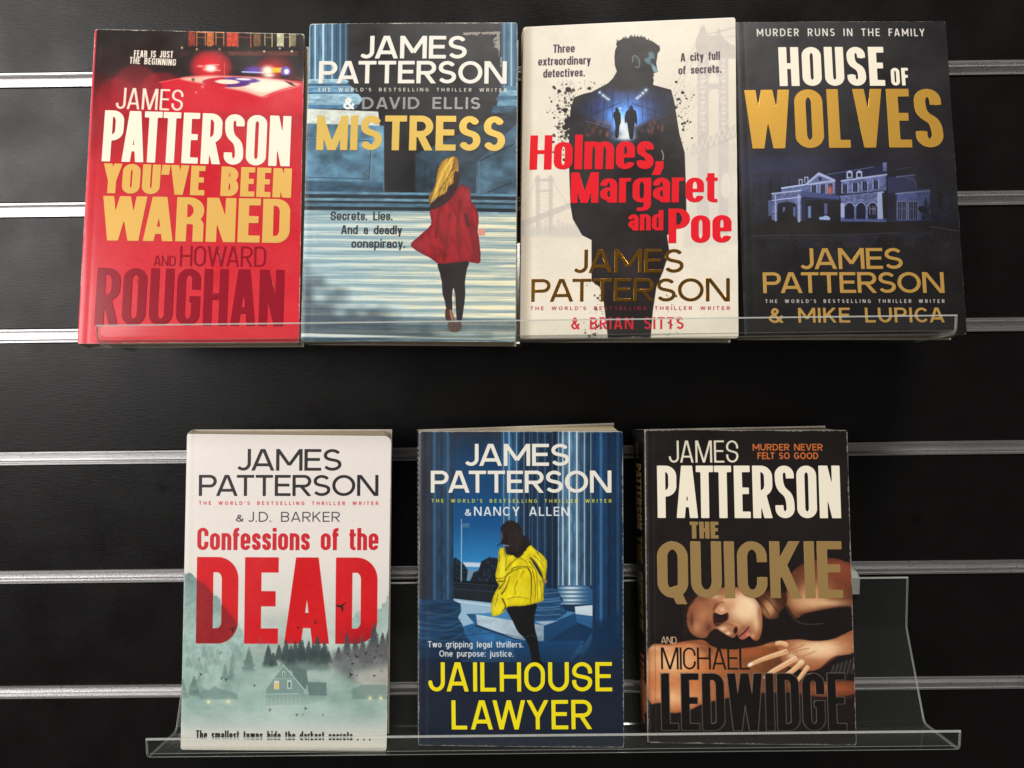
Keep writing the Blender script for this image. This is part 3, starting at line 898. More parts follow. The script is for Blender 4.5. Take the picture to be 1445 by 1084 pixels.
def art_mistress(c):
    c.full((24, 21, 22))
    LO, MID, HI = (34, 70, 100), (94, 142, 174), (214, 230, 228)
    column(c, 434, 491, 28, 116, LO, MID, HI, 7, .3, 1)
    column(c, 707, 736, 28, 124, LO, (84, 128, 156), (160, 190, 200), 4, .5, 2)
    # left base mouldings
    for i, (y0, y1, xr, cc) in enumerate([(112, 119, 493, (150, 190, 208)), (117, 124, 495, (58, 100, 134)), (122, 131, 502, (96, 146, 178)), (129, 136, 503, (60, 104, 140)), (133, 148, 512, (140, 178, 196)), (147, 154, 506, (70, 114, 148))]):
        c.poly([(424, y0), (xr - 6, y0), (xr, (y0 + y1) / 2), (xr - 5, y1), (424, y1)], shade_noise(cc, .35, 9, 3, i), 1, 1.2)
        c.line([(424, y0 + .5), (xr - 6, y0 + .8)], 1.0, (205, 225, 226), .55)
    c.poly([(424, 153), (534, 158), (536, 178), (424, 176)], shade_noise((206, 214, 204), .16, 7, 5, 3), 1, 1)
    c.poly([(424, 174), (542, 178), (543, 272), (424, 270)], shade_noise((84, 124, 148), .45, 20, 16, 4), 1, 1)
    c.poly([(424, 255), (540, 258), (541, 272), (424, 270)], shade_noise((44, 76, 98), .5, 18, 6, 9), .85, 3)
    for P in ([(432, 196), (524, 199), (521, 253), (430, 250)],):
        c.line(P[:3] + [P[3]], 1.1, (30, 56, 78), .8); c.line([(432, 194.6), (526, 197.6), (523, 254.5)], .9, (130, 170, 190), .6)
    c.line([(542.5, 160), (543, 270)], 1.2, (30, 40, 50), .8)
    # right pedestal
    for i, (y0, y1, xl) in enumerate([(122, 128, 712), (128, 136, 706), (136, 142, 702), (141, 152, 703), (150, 160, 696)]):
        c.poly([(xl, y0), (736, y0 - 1), (736, y1), (xl - 3, y1)], shade_noise(((76, 118, 144), (112, 156, 178), (60, 98, 124), (92, 136, 160), (50, 84, 106))[i], .35, 8, 3, i + 20), 1, 1.4)
    c.poly([(586, 218), (736, 150), (736, 280), (586, 275)], shade_noise((42, 62, 76), .5, 22, 16, 5), .95, 4)
    c.poly([(672, 230), (736, 168), (736, 280), (672, 276)], shade_noise((62, 92, 112), .5, 18, 14, 6), 1, 2)
    c.line([(676, 228), (724, 204)], 1.6, (20, 34, 46), .9); c.line([(676, 228), (677, 274)], 2, (86, 112, 128), .7); c.line([(688, 272), (722, 258)], 1.4, (22, 36, 48), .9)
    for k in range(5): c.line([(600 + 9 * k, 232 + k), (600 + 9 * k, 268)], .8, (16, 22, 30), .6)
    # ledge
    for i, (y0, y1, cc) in enumerate([(270, 274, (84, 124, 148)), (274, 279, (24, 38, 50)), (279, 283, (96, 132, 150)), (283, 286, (28, 44, 58)), (286, 292, (70, 106, 126)), (291, 297, (24, 34, 42)), (296, 300, (120, 152, 164))]):
        c.poly([(420, y0), (740, y0 + 4), (740, y1 + 4), (420, y1)], shade_noise(cc, .35, 14, 2, i + 30), 1, 1.2)
    # long flight of steps, streaked
    def steps(X, Y):
        y = Y - (X - 420) * .010
        a = fbm(X / 60, y / 2.1, 4, 41); b = fbm(X / 26, y / 5.5, 4, 44); e = fbm(X / 120, y / 1.2, 3, 47)
        yy = y + 3.2 * (fbm(X / 90, y / 16, 3, 50) - .5)
        g = fbm(X / 240, yy / 2.6, 3, 53); g2 = fbm(X / 70, yy / .9, 3, 54)
        band = np.clip((fbm(X / 900, yy / 4.6, 2, 57) - .36) * 3.2, 0, 1)
        ph = ((yy - 300) / 11.3) % 1
        lit = np.clip((ph - .22) / .12, 0, 1) * np.clip((.92 - ph) / .1, 0, 1)
        v = np.clip((.25 + .75 * lit) * (.25 * band + .95 * g * a * 2.1) + (g2 - .5) * .9 + .16, 0, 1)
        warm = np.clip((X - 470) / 220 + (b - .5) * 1.2, 0, 1)
        hi = np.array((196, 214, 212), float) * (1 - warm[..., None]) + np.array((240, 232, 196), float) * warm[..., None]
        lo = np.array((108, 144, 160), float) * (1 - .25 * warm[..., None]) + np.array((110, 134, 140), float) * .25 * warm[..., None]
        col = lo + (hi - lo) * v[..., None]
        # cast shade of the print across the lower left
        s = np.clip((fbm(X / 60, Y / 45, 3, 52) + (Y - 395) / 130 - (X - 430) / 330 + .1 - .52) * 3.2, 0, 1)
        col = col * (1 - .55 * s[..., None]) + np.array((40, 72, 100)) * .18 * s[..., None]
        return col
    c.poly([(420, 298), (740, 303), (740, 490), (420, 490)], steps, 1, 1.5)
    c.poly([(420, 446), (740, 452), (740, 470), (420, 466)], shade_noise((52, 70, 86), .5, 30, 2, 60), .55, 6)
    c.poly([(420, 470), (740, 480), (740, 486), (420, 476)], shade_noise((226, 232, 226), .1, 20, 2, 61), .9, 1.5)
    c.poly([(420, 475), (740, 481), (740, 492), (420, 492)], shade_noise((76, 112, 140), .4, 20, 2, 62), .9, 1.5)
    # walking woman, seen from behind
    k = 1 / 3.871
    def Q(*p): return [(560 + a * k, 200 + b * k) for a, b in p]
    c.blob(640, 466, 16, 4, (50, 60, 70), .5)
    c.poly(Q((232, 655), (385, 650), (382, 700), (372, 770), (374, 830), (366, 905), (352, 985), (330, 985), (322, 905), (318, 830), (308, 800), (302, 850), (304, 905), (298, 925), (272, 915), (262, 870), (250, 830), (246, 770), (236, 720)), (38, 28, 30), 1, 1, True, 3)
    c.line(Q((312, 800), (318, 990)), .9, (140, 130, 110), .8)
    c.poly(Q((270, 912), (300, 925), (312, 960), (316, 990), (300, 994), (270, 975), (264, 940)), (70, 42, 34), 1, .8, True, 3)
    c.poly(Q((288, 915), (300, 930), (310, 970), (300, 975), (290, 945)), (164, 112, 84), .9, 1, True, 3)
    c.poly(Q((280, 990), (350, 990), (350, 1025), (330, 1040), (290, 1035)), (86, 60, 52), .9, 1.5, True, 3)
    coat = Q((185, 370), (230, 352), (300, 300), (345, 240), (378, 243), (402, 270), (405, 318), (438, 375), (447, 430), (441, 485), (447, 520), (457, 652), (420, 662), (385, 655), (330, 660), (235, 668), (190, 640), (78, 572), (120, 520), (187, 455), (182, 400))
    c.poly(coat, lambda X, Y: np.array((150, 24, 32), float) * (.72 + .56 * fbm((X - .25 * Y) / 5, Y / 26, 4, 17)[..., None]), 1, .9, True, 3, rough=.4, rim=(2.2, (84, 10, 18), .75))
    c.clip = c.mask(coat, True)
    for p0, p1, w, cc, a in [((230, 380), (215, 520), 5, (96, 12, 20), .6), ((290, 400), (260, 640), 5, (104, 14, 22), .6), ((345, 330), (330, 500), 4, (96, 12, 20), .6), ((375, 400), (390, 460), 4, (60, 8, 14), .8),
                             ((400, 440), (430, 640), 5, (108, 14, 22), .5), ((120, 540), (250, 600), 4, (110, 14, 22), .5), ((330, 520), (350, 650), 4, (112, 16, 22), .4)]:
        q = Q(p0, p1); c.line([q[0], q[1]], w, cc, a, 3.5)
    c.blob(*Q((395, 300))[0], 7, 12, (184, 44, 48), .6); c.blob(*Q((300, 470))[0], 12, 14, (174, 36, 42), .5); c.blob(*Q((150, 560))[0], 12, 6, (180, 40, 46), .5); c.blob(*Q((250, 620))[0], 14, 5, (96, 12, 20), .5)
    c.clip = None
    c.poly(Q((442, 482), (470, 476), (484, 492), (480, 512), (455, 515), (443, 505)), (214, 150, 130), 1, .9, True, 3)
    c.poly(Q((182, 348), (230, 300), (300, 220), (320, 170), (340, 180), (338, 235), (300, 305), (250, 350), (190, 372)), (48, 26, 26), 1, 1, True, 3)
    hair = Q((305, 82), (330, 92), (338, 130), (336, 170), (322, 178), (318, 220), (300, 232), (280, 250), (268, 280), (230, 300), (195, 330), (182, 345), (176, 300), (200, 262), (214, 220), (222, 170), (236, 125), (262, 100))
    c.poly(hair, lambda X, Y: np.array((186, 142, 48), float) * (.55 + .9 * fbm((X + .45 * Y) / 1.3, Y / 14, 3, 21)[..., None]), 1, .9, True, 3, rough=1.2, rscale=1.4, rim=(1.4, (96, 62, 18), .7))
    c.clip = c.mask(hair, True)
    for i in range(26):
        t = i / 25
        a = (300 + 34 * math.sin(i * 2.1) * (1 - t * .3), 90 + 25 * (i % 4)); b = (190 + 130 * ((i * 37) % 26) / 26, 250 + 80 * (1 - ((i * 37) % 26) / 26))
        m = ((a[0] + b[0]) / 2 - 14, (a[1] + b[1]) / 2 + 8 * math.sin(i))
        c.line(Q(a, m, b), 1.1, ((238, 206, 104), (120, 82, 22), (214, 168, 62))[i % 3], .8, .9, True)
    c.clip = None
    c.poly(Q((318, 165), (338, 172), (340, 205), (325, 235), (310, 215)), (60, 30, 30), 1, 1, True, 3)
    # torn film on the upper right corner, with pale shreds
    def tear(X, Y):
        return np.stack([np.full(X.shape, v) for v in (176., 168., 154.)], -1)
    n1 = fbm(c.X / 2.6, c.Y / 2.2, 4, 71); n2 = fbm(c.X / 9, c.Y / 7, 3, 75)
    topb = np.exp(-np.clip(c.Y - 46, 0, 99) / 5.5) * np.clip((c.X - 652) / 3, 0, 1) * np.clip((707 - c.X) / 2, 0, 1) * np.clip((c.Y - 45 + (c.X - 680) * .03) / .8, 0, 1)
    rightb = np.exp(-np.clip(704 - c.X, 0, 99) / 7) * np.clip((706 - c.X + .04 * (c.Y - 60)) / 1.2, 0, 1) * np.clip((c.Y - 46) / 1, 0, 1) * np.clip((88 - c.Y) / 22, 0, 1)
    drip = np.exp(-((c.X - 707) / 1.4) ** 2) * np.clip((c.Y - 78) / 4, 0, 1) * np.clip((98 - c.Y) / 5, 0, 1)
    c.full((32, 29, 27), np.clip(1.3 - np.hypot((c.X - 680) / 25, (c.Y - 66) / 19), 0, 1), .6)
    c.full((168, 160, 148), np.clip((np.maximum(np.maximum(topb, rightb), drip) * (.5 + n2) + n1 * .75 - .78) * 5, 0, 1), .85)

def art_detectives(c):
    def paper(X, Y):
        n = fbm(X / 50, Y / 40, 4, 5)[..., None]; f = fbm(X / 3, Y / 3, 3, 6)[..., None]
        return np.array((232, 222, 204), float) * (.95 + .07 * n) * (.985 + .03 * f)
    c.full(paper)
    c.full((206, 194, 172), np.clip((7 - c.U) / 3, 0, 1) * .8)
    c.full((226, 216, 196), np.clip((2.2 - c.U) / .6, 0, 1))
    G = (196, 188, 178)
    # suspension bridge, right: tower, cables, truss
    for a, b, w in [((988, 48), (950, 130), 1.2), ((1000, 44), (946, 150), 1.0), ((1010, 120), (950, 180), 1.0), ((990, 110), (935, 200), .9), ((1000, 48), (1042, 38), 2.0), ((1000, 56), (1042, 50), 1.4)]:
        c.line([a, b], w, G, .75)
    for x0, x1 in ((984, 1000), (1014, 1028)):
        c.rect(x0, 60, x1, 330, shade_noise((200, 193, 184), .05, 4, 6, 3), .85, 1.5)
        for y in range(66, 185, 15):
            c.poly([(x0 + 3, y + 2), (x1 - 3, y + 2), ((x0 + x1) / 2, y + 8)], (226, 217, 202), .8, .8); c.poly([(x0 + 3, y + 14), (x1 - 3, y + 14), ((x0 + x1) / 2, y + 8)], (222, 212, 198), .7, .8)
    c.poly([(982, 56), (990, 36), (994, 36), (998, 50), (1010, 50), (1014, 38), (1018, 50), (1030, 62), (1042, 66), (1042, 84), (982, 76)], G, .8, 1.2)
    c.poly([(1000, 92), (1014, 92), (1014, 110), (1007, 100), (1000, 110)], G, .7, 1)
    c.rect(1000, 118, 1014, 126, G, .7)
    c.poly([(975, 205), (1045, 172), (1045, 192), (975, 222)], G, .6, 1.5)
    for k in range(9): c.line([(975 + 8 * k, 206 - 3.8 * k), (979 + 8 * k, 218 - 3.8 * k), (983 + 8 * k, 202 - 3.8 * k)], 1, (230, 222, 210), .9)
    c.poly([(965, 214), (1045, 200), (1045, 345), (965, 350)], (208, 202, 194), .45, 8)
    c.disc(1024, 262, 7, 18, (228, 220, 206), .8, 2); c.disc(1038, 262, 5, 18, (226, 218, 204), .8, 2)
    # far bridge, left
    for x in (756, 774):
        c.rect(x, 250, x + 6, 330, G, .75, 1.2)
    c.rect(754, 252, 782, 256, G, .8); c.rect(756, 268, 780, 271, G, .7); c.disc(759, 250, 2.4, 3, G, .8); c.disc(777, 250, 2.4, 3, G, .8)
    for k in range(8): c.line([(755, 258 + k * 6), (781, 264 + k * 6)], .7, G, .5)
    c.line([(738, 292), (756, 256), (780, 256), (800, 288), (815, 300)], 1.2, G, .7)
    c.poly([(736, 312), (815, 282), (815, 290), (736, 322)], G, .8, 1.4)
    c.poly([(736, 322), (820, 318), (820, 336), (736, 334)], (204, 198, 188), .7, 6)
    for k in range(14): c.rect(738 + 6 * k, 318 - rnd.random() * 8, 742 + 6 * k, 332, (200, 194, 186), .5, 1.4)
    BK = (28, 20, 20)
    # man in a coat, head turned right
    k = 1 / 6.02
    def Q(*p): return [(780 + a * k, 40 + b * k) for a, b in p]
    head = Q((560, 110), (600, 88), (640, 92), (700, 74), (760, 74), (790, 98), (820, 104), (855, 118), (885, 140), (905, 160), (908, 195), (890, 215), (888, 235), (878, 300), (884, 335), (893, 372), (872, 382), (856, 384), (860, 410), (850, 420), (858, 445), (850, 478),
             (862, 488), (880, 492), (1005, 525), (1030, 620), (1075, 900), (1120, 1060), (1128, 1280), (1136, 1620), (1060, 1700), (970, 1760), (990, 1900), (935, 2070), (880, 2200), (850, 2400), (830, 2640), (470, 2640), (430, 2300), (400, 2200), (330, 2150), (330, 1800), (250, 1760), (170, 1620), (150, 1500), (140, 1200), (140, 900), (150, 700), (180, 590), (260, 560), (330, 545), (470, 470), (510, 430), (545, 370), (528, 320), (524, 250), (530, 190), (548, 150))
    c.poly(head, BK, 1, .8, False)
    for i in range(34):     # hair tufts
        t = i / 33; x = 545 + 360 * t; y = 140 - 62 * math.sin(math.pi * min(1, t * 1.08 + .05)) + (30 if t > .85 else 0)
        p = Q((x, y + 12), (x + rnd.uniform(-14, 18), y - rnd.uniform(6, 26)))
        c.line(p, 2.2, BK, 1, .7, w1=.5)
    c.clip = c.mask(head)
    # coat opening: night street
    def scene_(X, Y):
        n = fbm(X / 14, Y / 10, 4, 22)[..., None]; s = fbm(X / 1.6, Y / 40, 2, 23)[..., None]
        g = np.exp(-((X - 882) / 26) ** 2 - ((Y - 168) / 26) ** 2)[..., None]; g2 = np.exp(-((X - 882) / 52) ** 2 - ((Y - 158) / 34) ** 2)[..., None]
        return np.array((22, 18, 24)) + np.array((34, 58, 120)) * g2 * (.7 + .6 * n) * (.7 + .5 * s) + np.array((80, 150, 205)) * g * (.6 + .6 * n)
    c.poly(Q((330, 545), (430, 500), (620, 530), (850, 500), (1005, 540), (1010, 760), (960, 960), (150, 960), (200, 700)), scene_, 1, 14, True)
    c.poly(Q((150, 700), (480, 850), (480, 990), (150, 990)), (24, 17, 18), .9, 10)
    c.poly(Q((1040, 700), (700, 850), (700, 990), (1040, 990)), (24, 17, 18), .9, 10)
    for i in range(40):
        a = rnd.random(); sgn = rnd.choice((0, 1))
        x = (280 + 210 * a) if sgn else (700 + 240 * a); y = 800 + rnd.random() * 110
        q = Q((x, y))[0]; c.blob(q[0], q[1], 2.0, 3.0, rnd.choice([(120, 66, 54), (80, 44, 50), (170, 90, 60), (66, 60, 84)]), .55)
    c.line(Q((280, 790), (480, 850)), 1.1, (90, 110, 150), .7); c.line(Q((700, 850), (1000, 725)), 1.1, (60, 66, 90), .8)
    for a, b in [((440, 520), (430, 800)), ((510, 520), (505, 800)), ((640, 560), (640, 700)), ((755, 560), (762, 800)), ((840, 540), (875, 760)), ((330, 600), (325, 780)), ((330, 740), (560, 640)), ((670, 640), (960, 740))]:
        c.line(Q(a, b), .8, (12, 14, 30), .7)
    for x, y, r in [(399, 548, 2), (427, 572, 2.1), (444, 585, 1.7), (460, 598, 1.7), (474, 608, 1.7), (791, 528, 2.4), (765, 555, 2.2), (744, 575, 1.8), (728, 588, 1.7), (714, 598, 1.7)]:
        q = Q((x, y))[0]; c.blob(q[0], q[1], r * 1.5, r * 1.5, (120, 150, 190), .6); c.blob(q[0], q[1], r * .8, r * .8, (246, 250, 240), 1)
    for x, y, rx, ry in [(610, 850, 8, 12), (580, 810, 5, 10), (640, 900, 8, 6), (610, 930, 13, 4)]:
        q = Q((x, y))[0]; c.blob(q[0], q[1], rx, ry, (236, 240, 236), .85, 1.2)
    c.clip = c.mask(head)
    M1 = Q((530, 690), (545, 676), (560, 690), (562, 712), (575, 730), (578, 800), (568, 830), (560, 900), (556, 930), (530, 930), (532, 830), (520, 770), (512, 750), (516, 720), (532, 708))
    M2 = Q((650, 672), (665, 660), (680, 672), (684, 692), (708, 712), (718, 800), (708, 822), (698, 800), (690, 850), (682, 935), (655, 940), (640, 860), (630, 800), (614, 810), (612, 750), (628, 705), (648, 694))
    for M in (M1, M2): c.poly(M, (14, 12, 20), 1, .8, True, 3)
    c.disc(*Q((570, 684))[0], 2.6, 1.6, (200, 220, 240), .8, 1)
    # face and ear catch blue light
    B = (98, 140, 150)
    c.poly(Q((780, 262), (815, 245), (812, 210), (850, 205), (865, 240), (868, 285), (850, 325), (820, 310), (790, 295)), B, .8, 3, True)
    c.poly(Q((842, 320), (872, 325), (892, 370), (866, 380), (846, 350)), (130, 170, 176), .9, 2, True)
    c.poly(Q((838, 262), (872, 268), (866, 302), (835, 298)), (30, 30, 34), .9, 2.5, True)
    c.line(Q((680, 290), (678, 250), (700, 236), (730, 262), (738, 305), (726, 338), (704, 325)), 1.6, (110, 130, 132), .9, .8, True)
    c.line(Q((692, 262), (712, 262), (724, 290), (716, 308)), 1.0, (90, 106, 108), .8, .8, True)
    c.line(Q((845, 412), (858, 408)), 1.5, (84, 106, 110), .7)
    c.clip = None
    # hands at the sides and folds
    c.line(Q((925, 1040), (940, 1080), (936, 1120)), 1.5, (190, 182, 170), .8)
    # ink spatter
    def sp(n, cx, cy, sx, sy, r0, r1, seed):
        g = random.Random(seed)
        for _ in range(n):
            x, y = g.gauss(cx, sx), g.gauss(cy, sy)
            if y < 114: continue
            r = r0 + (r1 - r0) * g.random() ** 5
            c.disc(x, y, r * g.uniform(.7, 1.4), r, BK, g.uniform(.5, 1), .5, g.uniform(0, 3))
    sp(330, 798, 160, 9, 30, .3, 2.6, 1); sp(110, 822, 112, 18, 8, .25, 1.3, 2); sp(150, 962, 160, 9, 26, .25, 2.2, 3); sp(110, 800, 190, 7, 14, .4, 2.4, 6)
    sp(90, 845, 435, 8, 30, .3, 1.8, 4); sp(60, 948, 445, 6, 24, .3, 1.5, 5); sp(60, 838, 470, 8, 8, .3, 1.6, 8)
    for x, y, r in [(801, 128, 5), (832, 125, 3), (797, 156, 4), (800, 172, 4.5), (799, 180, 6), (804, 187, 5), (952, 152, 3.4), (957, 141, 2)]:
        for i in range(6): c.disc(x + rnd.uniform(-2, 2), y + rnd.uniform(-1.5, 1.5), r * rnd.uniform(.4, .8), r * rnd.uniform(.3, .7), BK, 1, .8)
    c.poly([(795, 455), (852, 445), (852, 480), (800, 480)], (232, 222, 204), .0)

def art_wolves(c):
    def sky(X, Y):
        n = fbm(X / 60, Y / 9, 5, 31)
        a = np.clip(1 - np.abs(Y - 238) / 60, 0, 1) * (.3 + 1.1 * n) * np.clip((1330 - X) / 200, .15, 1)
        return np.array((19, 16, 19)) + np.array((20, 24, 50)) * a[..., None]
    c.full(sky)
    c.full((22, 25, 44), np.clip(1 - np.hypot((c.X - 1130) / 90, (c.Y - 130) / 70), 0, 1), .4)
    k = 1 / 5.161
    def Q(*p): return [(1060 + a * k, 210 + b * k) for a, b in p]
    for x, h in [(65, 250), (140, 240), (210, 230), (275, 250), (20, 300)]:
        c.poly(Q((x - 26, 470), (x, h - 40), (x + 26, 470)), (12, 11, 20), .8, 3)
    BL, BM, BD = (158, 170, 206), (88, 98, 142), (26, 28, 50)
    def W(s=0): return shade_noise(BM, .45, 4, 2.5, s)
    c.poly(Q((0, 500), (1445, 540), (1445, 722), (0, 722)), (20, 17, 17), 1, 5)
    c.poly(Q((210, 290), (390, 258), (420, 220), (550, 190), (980, 120), (990, 190), (650, 240), (640, 520), (210, 520)), (30, 32, 58), 1, 1)
    c.poly(Q((220, 292), (400, 262), (610, 226), (610, 335), (360, 312), (220, 330)), W(1), 1, 1)
    c.line(Q((220, 288), (400, 262)), 2.0, (176, 196, 244), 1); c.line(Q((550, 190), (885, 136)), 1.2, BM, .9)
    c.poly(Q((385, 262), (490, 172), (612, 228), (608, 245), (400, 268)), BL, 1, .8); c.poly(Q((415, 256), (490, 195), (580, 232)), BM, 1, .8)
    c.disc(*Q((500, 222))[0], 2.4, 2.7, BD, 1, .8)
    for x, y, w in [(345, 222, 28), (385, 206, 30)]:
        c.rect(*Q((x, y))[0], *Q((x + w, y + 42))[0], BL, 1); c.rect(*Q((x + 7, y + 8))[0], *Q((x + w - 7, y + 40))[0], BD, 1)
    for x in (692, 762):
        c.poly(Q((x, 222), (x, 172), (x + 22, 158), (x + 44, 170), (x + 44, 212), (x, 222)), BL, 1, .8); c.rect(*Q((x + 10, 180))[0], *Q((x + 34, 208))[0], BD, 1)
    c.poly(Q((955, 105), (984, 98), (986, 165), (958, 168)), W(2), 1, .8)
    c.poly(Q((652, 238), (980, 190), (982, 305), (760, 325), (655, 330)), W(3), 1, .9)
    c.line(Q((655, 236), (984, 190)), 2.2, BL, 1); c.line(Q((650, 350), (960, 318)), 2.2, BL, .9)
    for x in (440, 505, 560, 665, 740, 810, 890):
        y = 290 - (x - 440) * .08 if x < 600 else 285 - (x - 665) * .13
        c.rect(*Q((x, y - 22))[0], *Q((x + 30, y + 40))[0], BD, 1, .8)
        c.line(Q((x - 6, y - 26), (x - 6, y + 42)), 1.0, BL, .8); c.line(Q((x + 15, y - 20), (x + 15, y + 40)), .7, BM, .9); c.line(Q((x + 36, y - 26), (x + 36, y + 42)), 1.0, BL, .8)
    q = Q((572, 305))[0]; c.blob(q[0], q[1], 3.2, 6.0, (206, 116, 84), 1, 1.5); c.blob(q[0], q[1], 6, 9, (120, 70, 90), .4)
    # portico
    c.poly(Q((150, 325), (360, 305), (362, 350), (365, 525), (335, 540), (325, 410), (190, 412), (190, 525), (150, 520)), W(4), 1, .8)
    c.poly(Q((190, 410), (205, 395), (260, 388), (315, 396), (328, 410), (328, 530), (190, 530)), (18, 18, 34), 1, .8)
    for x in (230, 305): c.rect(*Q((x, 425))[0], *Q((x + 16, 500))[0], (100, 118, 170), .8, 1)
    c.line(Q((150, 328), (360, 306)), 2.0, BL, 1); c.line(Q((150, 378), (362, 352)), 1.2, (180, 198, 245), .9); c.line(Q((175, 340), (178, 525)), 2.2, BL, .8); c.line(Q((345, 340), (348, 530)), 2.8, BL, .8)
    c.rect(*Q((122, 375))[0], *Q((150, 490))[0], BM, .8)
    c.poly(Q((362, 308), (640, 345), (640, 372), (362, 350)), (60, 70, 118), 1, 1)
    c.poly(Q((395, 375), (645, 380), (648, 525), (395, 525)), (20, 18, 26), 1, 1)
    c.rect(*Q((412, 420))[0], *Q((434, 505))[0], (110, 130, 186), .9); c.rect(*Q((530, 400))[0], *Q((552, 480))[0], (88, 104, 156), .8)
    c.poly(Q((492, 500), (520, 496), (535, 488), (555, 490), (574, 506), (570, 522), (496, 518)), (150, 170, 214), .95, .8)
    # right wing
    c.poly(Q((650, 345), (950, 312), (952, 515), (985, 535), (650, 530)), W(5), 1, .8)
    for x in (680, 763, 848):
        c.poly(Q((x, 520), (x, 420), (x + 15, 398), (x + 35, 392), (x + 56, 400), (x + 68, 420), (x + 68, 520)), (20, 20, 40), 1, .8)
        c.line(Q((x, 420), (x + 15, 398), (x + 35, 392), (x + 56, 400), (x + 68, 420)), 1.0, (190, 205, 245), .7)
    for x in (862, 885, 900): c.line(Q((x, 420), (x, 480)), .8, BL, .8)
    c.line(Q((862, 440), (905, 440)), .8, BL, .7)
    c.poly(Q((915, 318), (950, 312), (960, 520), (918, 520)), BL, .85, .8); c.rect(*Q((650, 400))[0], *Q((676, 500))[0], BL, .9)
    c.rect(*Q((650, 512))[0], *Q((990, 532))[0], (66, 76, 126), .9)
    c.poly(Q((990, 210), (1050, 205), (1190, 190), (1205, 290), (1300, 285), (1310, 520), (1240, 530), (1000, 530)), (44, 46, 84), 1, 3)
    c.poly(Q((1060, 325), (1300, 300), (1308, 520), (1050, 525)), shade_noise((84, 96, 156), .3, 6, 4, 6), 1, 2)
    c.poly(Q((985, 330), (1050, 320), (1060, 520), (985, 525)), (26, 24, 40), .9, 6)
    c.line(Q((1055, 208), (1190, 192)), 1.6, (110, 124, 170), .9); c.line(Q((1050, 155), (1160, 136)), .9, (80, 84, 110), .7); c.line(Q((1050, 330), (1300, 306)), 1.8, BL, .8); c.line(Q((1130, 210), (1195, 240), (1198, 290)), 1.8, BM, .7)
    for x in (1062, 1145):
        c.rect(*Q((x, 385))[0], *Q((x + 66, 515))[0], (30, 32, 58), .95)
        for j in (0, 16, 34, 50, 66): c.line(Q((x + j, 385), (x + j, 515)), 1.0 if j in (0, 34, 66) else .6, BL, .8)
        c.line(Q((x, 385), (x + 66, 383)), 1, BL, .7); c.line(Q((x, 440), (x + 66, 440)), .6, BL, .6)
    c.poly(Q((1212, 440), (1225, 420), (1260, 420), (1290, 438), (1280, 462), (1240, 468)), (24, 20, 22), 1, 1, True); c.line(Q((1252, 460), (1255, 520)), 1.2, (20, 18, 20), 1)
    # the right wing sinks into the dark, dark tree shapes stand at both ends
    c.full((18, 17, 26), np.clip((c.X - 1235) / 70, 0, 1) * np.clip((c.Y - 225) / 20, 0, 1) * np.clip((330 - c.Y) / 10, 0, 1), .5)
    for x, h, w in [(1068, 60, 9), (1078, 46, 8), (1318, 66, 14), (1334, 54, 12), (1306, 40, 9)]:
        pine(c, x, 318, h, w, (24, 25, 38), .85, int(x), 1.5)
    # shrubs, drive, foreground
    c.poly(Q((190, 535), (200, 490), (230, 470), (250, 440), (268, 425), (282, 450), (290, 470), (320, 500), (340, 535)), (18, 14, 16), 1, 1)
    c.line(Q((0, 634), (380, 630), (740, 628), (1100, 610)), 1.2, (56, 56, 70), .8, 1.2, True)
    c.poly(Q((0, 640), (900, 632), (1445, 590), (1445, 722), (0, 722)), shade_noise((28, 27, 36), .5, 9, 3, 9), .9, 3)
    def bushes(X, Y):
        n = fbm(X / 2.2, Y / 2.2, 3, 77)[..., None]
        return np.array((16, 14, 15)) + np.array((34, 33, 38)) * np.clip(n - .5, 0, 1) * 1.6
    for x, y, r in [(60, 690, 70), (260, 700, 90), (600, 705, 80), (1000, 690, 110), (1300, 690, 120), (1400, 640, 90)]:
        c.poly(Q(*[(x + r * math.cos(t) * rnd.uniform(.85, 1.1), y + r * .6 * math.sin(t) * rnd.uniform(.8, 1.15)) for t in np.linspace(0, 6.28, 17)[:-1]]), bushes, 1, 2)
    c.poly([(1030, 352), (1370, 346), (1370, 480), (1030, 480)], bushes, .6, 12)
    c.full((17, 14, 15), np.clip((c.Y - 362) / 26, 0, 1), .95)
    c.full((90, 92, 108), np.clip((vnoise(c.X / 1.5, c.Y / 1.5, 88) - .86) * 6, 0, 1) * np.clip(1 - abs(c.Y - 330) / 26, 0, 1) * np.clip((c.X - 1270) / 60, 0, 1), .4)
    c.line([(1312, 320), (1352, 326)], .8, (110, 108, 110), .5)

def pine(c, x, y, h, w, col, a=1.0, seed=0, soft=.9):
    """one fir: drooping layered boughs with ragged tips, thinning towards its top"""
    sl = c.reg(x - w * 1.5, y - h - 3, x + w * 1.5, y + 3)
    X, Y = c.X[sl], c.Y[sl]
    t = np.clip((Y - (y - h)) / h, 0, 1)
    nb = max(5, h / 3.2)
    dx = (X - x)
    ph = (t * nb - np.abs(dx) / w * .9 + .4 * vnoise(Y / 9 + seed * 3, X * 0, seed)) % 1
    side = 1 + .25 * np.sign(dx) * (vnoise(Y / 4., X * 0 + seed, seed) - .5) * 2
    hw = w * (t ** .9) * (.62 + .42 * ph) * side + .5
    n = fbm(X / 1.1, Y / 1.1, 3, seed + 7)
    d = np.abs(dx) - hw * (.72 + .55 * n)
    m = np.clip(.5 - d / soft, 0, 1) * np.clip((Y - (y - h)) / 1.0, 0, 1) * np.clip((y - Y) / (h * .22), 0, 1)
    f = (fbm(X / 1.4, Y / .9, 2, seed + 11) - .5)[..., None] * 40
    c.put(sl, m, lambda A, B: np.array(col, float) + f, a)

